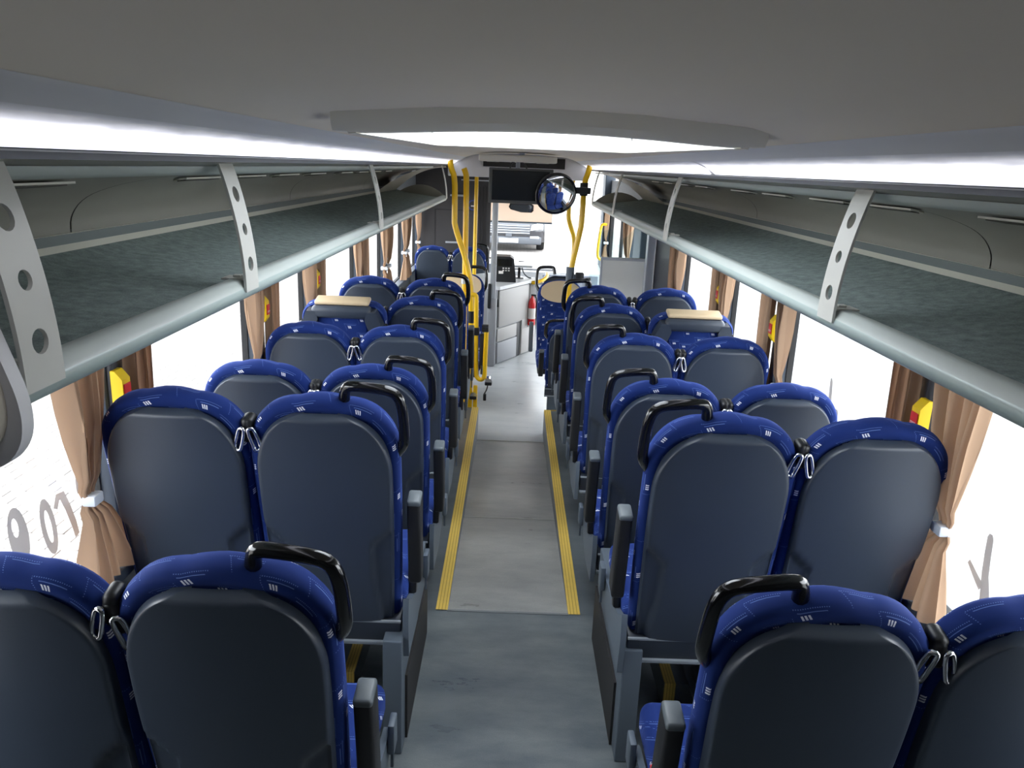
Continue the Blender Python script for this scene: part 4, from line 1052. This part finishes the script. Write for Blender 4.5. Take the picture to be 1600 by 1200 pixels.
MB().box(-.058, -.05, -.18, -.02, 1.2, 1.22).obj('panel_seam', 'darkline', gw, 0)
bx = thing('roof_box', 'small cream box with two flaps under the right rack front end', 'box', (1.05, 8.2, 1.50))
MB().box(-.12, .12, -.25, .25, -.06, .06, bev=.01).obj('case', 'endcap', bx, 0)
for x in (-.06, .06): MB().box(x - .045, x + .045, -.256, -.249, -.03, .03, bev=.003).obj('flap', 'hatch', bx, 0)
dh = thing('door_handle_bar', 'yellow handrail by the front door on the right', 'handrail', (1.10, 10.4, .72))
MB().tube([(.06, 0, .45), (.0, 0, .46), (-.02, 0, .40), (-.045, 0, .05), (.0, 0, .0), (.06, 0, .0)], .018, 12, smooth=2).obj('tube', 'yellow', dh, 60)
ds = thing('door_leaf_panel', 'grey low panel beside the entrance, right of the console', 'panel', (.72, 10.3, FRONT))
MB().box(-.36, .36, -.03, .03, 0, .72, bev=.01).box(-.36, .36, -.04, -.03, .42, .43).obj('panel', 'greypart', ds, 0)
MB().box(.20, .26, -.06, -.03, .1, .70, bev=.008).obj('panel_post', 'blackm', ds, 0)

# ================================================================== OUTSIDE
gr = struct(MB().add([(-45, -30, GND), (45, -30, GND), (45, 90, GND), (-45, 90, GND)], [(0, 1, 2, 3)]).obj('ground', 'paving', smooth=0))
struct(MB().add([(1.8, -30, GND + .004), (45, -30, GND + .004), (45, 19, GND + .004), (1.8, 19, GND + .004)], [(0, 1, 2, 3)]).obj('tarmac', 'asphalt', smooth=0))
# brick pavers that can be told apart through the nearest left window
bmsh = MB().box(-.1, .1, -.05, .05, 0, .012, bev=.003, seg=1).mesh('brick', 'paver', 0)
cnt = 0
for j in range(24):
    for i in range(12):
        x = -2.45 - .206 * i - (.103 if j % 2 else 0); y = 3.75 + .106 * j
        b = inst(bmsh, 'brick', gr, (x + random.uniform(-.001, .001), y, GND + random.uniform(-.001, .0015)), (0, 0, random.uniform(-.008, .008))); cnt += 1
# parked dark car in front of the windscreen
car = thing('parked_car', 'dark car with white number plate parked ahead of the windscreen', 'car', (-.16, 23.4, GND))
W_ = 1.05
def body(u, v):
    prof_ = [(0.0, .28), (-.02, .45), (-.03, .62), (.02, .80), (.12, .93), (.45, 1.02), (1.3, 1.12), (1.9, 1.62), (2.3, 1.76), (3.9, 1.78), (4.5, 1.55), (4.7, .95), (4.72, .30)]
    k = u * (len(prof_) - 1); i = min(int(k), len(prof_) - 2); f = k - i
    y = prof_[i][0] * (1 - f) + prof_[i + 1][0] * f; z = prof_[i][1] * (1 - f) + prof_[i + 1][1] * f
    a = (v - .5) * 2; ww = W_ * (1 - .16 * smst(1.1, 1.8, z)); x = math.copysign(min(1, abs(a) ** .8), a) * ww
    e = smst(.78, 1.0, abs(a))
    return (x, y + (.22 * e if y < .6 else -.15 * e if y > 4 else 0), z - .10 * e * smst(.7, 1.0, z))
cbm = MB().grid(body, 48, 24)
for s in (-1, 1):
    pr = [(.1, .28), (.02, .60), (.14, .92), (.47, .95), (1.3, 1.05), (1.92, 1.55), (2.3, 1.68), (3.9, 1.70), (4.4, 1.48), (4.6, .9), (4.62, .30)]
    cbm.prism([(y + .12 if y < 1 else y, z) for y, z in pr], s * (W_ - .08), s * (W_ - .02), axis='x')
cbm.obj('body', 'carpaint', car, 45)
MB().box(-.95, .95, -.08, .15, .22, .44, bev=.04, seg=3).obj('bumper', 'carlow', car, 40)
MB().box(-.62, .62, -.07, .0, .50, .80, bev=.03).obj('grille', 'carlow', car, 30)
for k in range(4): MB().box(-.60, .60, -.09, -.06, .535 + .07 * k, .555 + .07 * k, bev=.004).obj('grille_bar', 'alu', car, 0)
for s in (-1, 1):
    MB().prism([(s * .62, .62), (s * .98, .68), (s * .97, .86), (s * .66, .78)], -.06, .25, axis='y').obj('headlight', 'headlight', car, 30)
    MB().box(*sorted((s * .62, s * .88)), -.095, -.05, .40, .46, bev=.01).obj('fog_light', 'headlight', car, 30)
MB().box(-.28, .28, -.11, -.085, .27, .385, bev=.004).obj('number_plate', 'white', car, 0)
MB().box(-.09, .09, -.10, -.07, .43, .53, bev=.01).obj('radar_cover', 'carlow', car, 0)
MB().prism([(-.80, 1.17), (.80, 1.17), (.70, 1.58), (-.70, 1.58)], 1.30, 1.34, axis='y', T=Matrix.Translation((0, -.02, 0)) @ Matrix(((1, 0, 0, 0), (0, 1, 1.2, -1.38), (0, 0, 1, 0), (0, 0, 0, 1)))).obj('windscreen', 'screen', car, 0)
for s in (-1, 1):
    for y in (.85, 3.75):
        wl_ = MB().lathe([(.20, -.11), (.33, -.11), (.35, -.08), (.35, .08), (.33, .11), (.20, .11)], 24, Matrix.Translation((s * (W_ - .10), y, .35)) @ Matrix.Rotation(PI / 2, 4, 'Y')).obj('wheel', 'tyre', car, 40)
        MB().lathe([(.02, -.02), (.20, .0), (.20, .02), (.02, .02)], 18, Matrix.Translation((s * (W_ + .0), y, .35)) @ Matrix.Rotation(PI / 2, 4, 'Y')).obj('rim', 'steel', wl_, 40)
# pale building across the yard, beyond the car
bd = thing('pale_building', 'pale industrial building across the yard ahead of the bus', 'building', (0, 44, GND))
MB().box(-30, 30, 0, 6, 0, 7).obj('wall', 'facade', bd, 0)
for k in range(7): MB().box(-26 + 8 * k, -22 + 8 * k, -.06, 0, .1, 3.8).obj('shutter_door', 'alu', bd, 0)
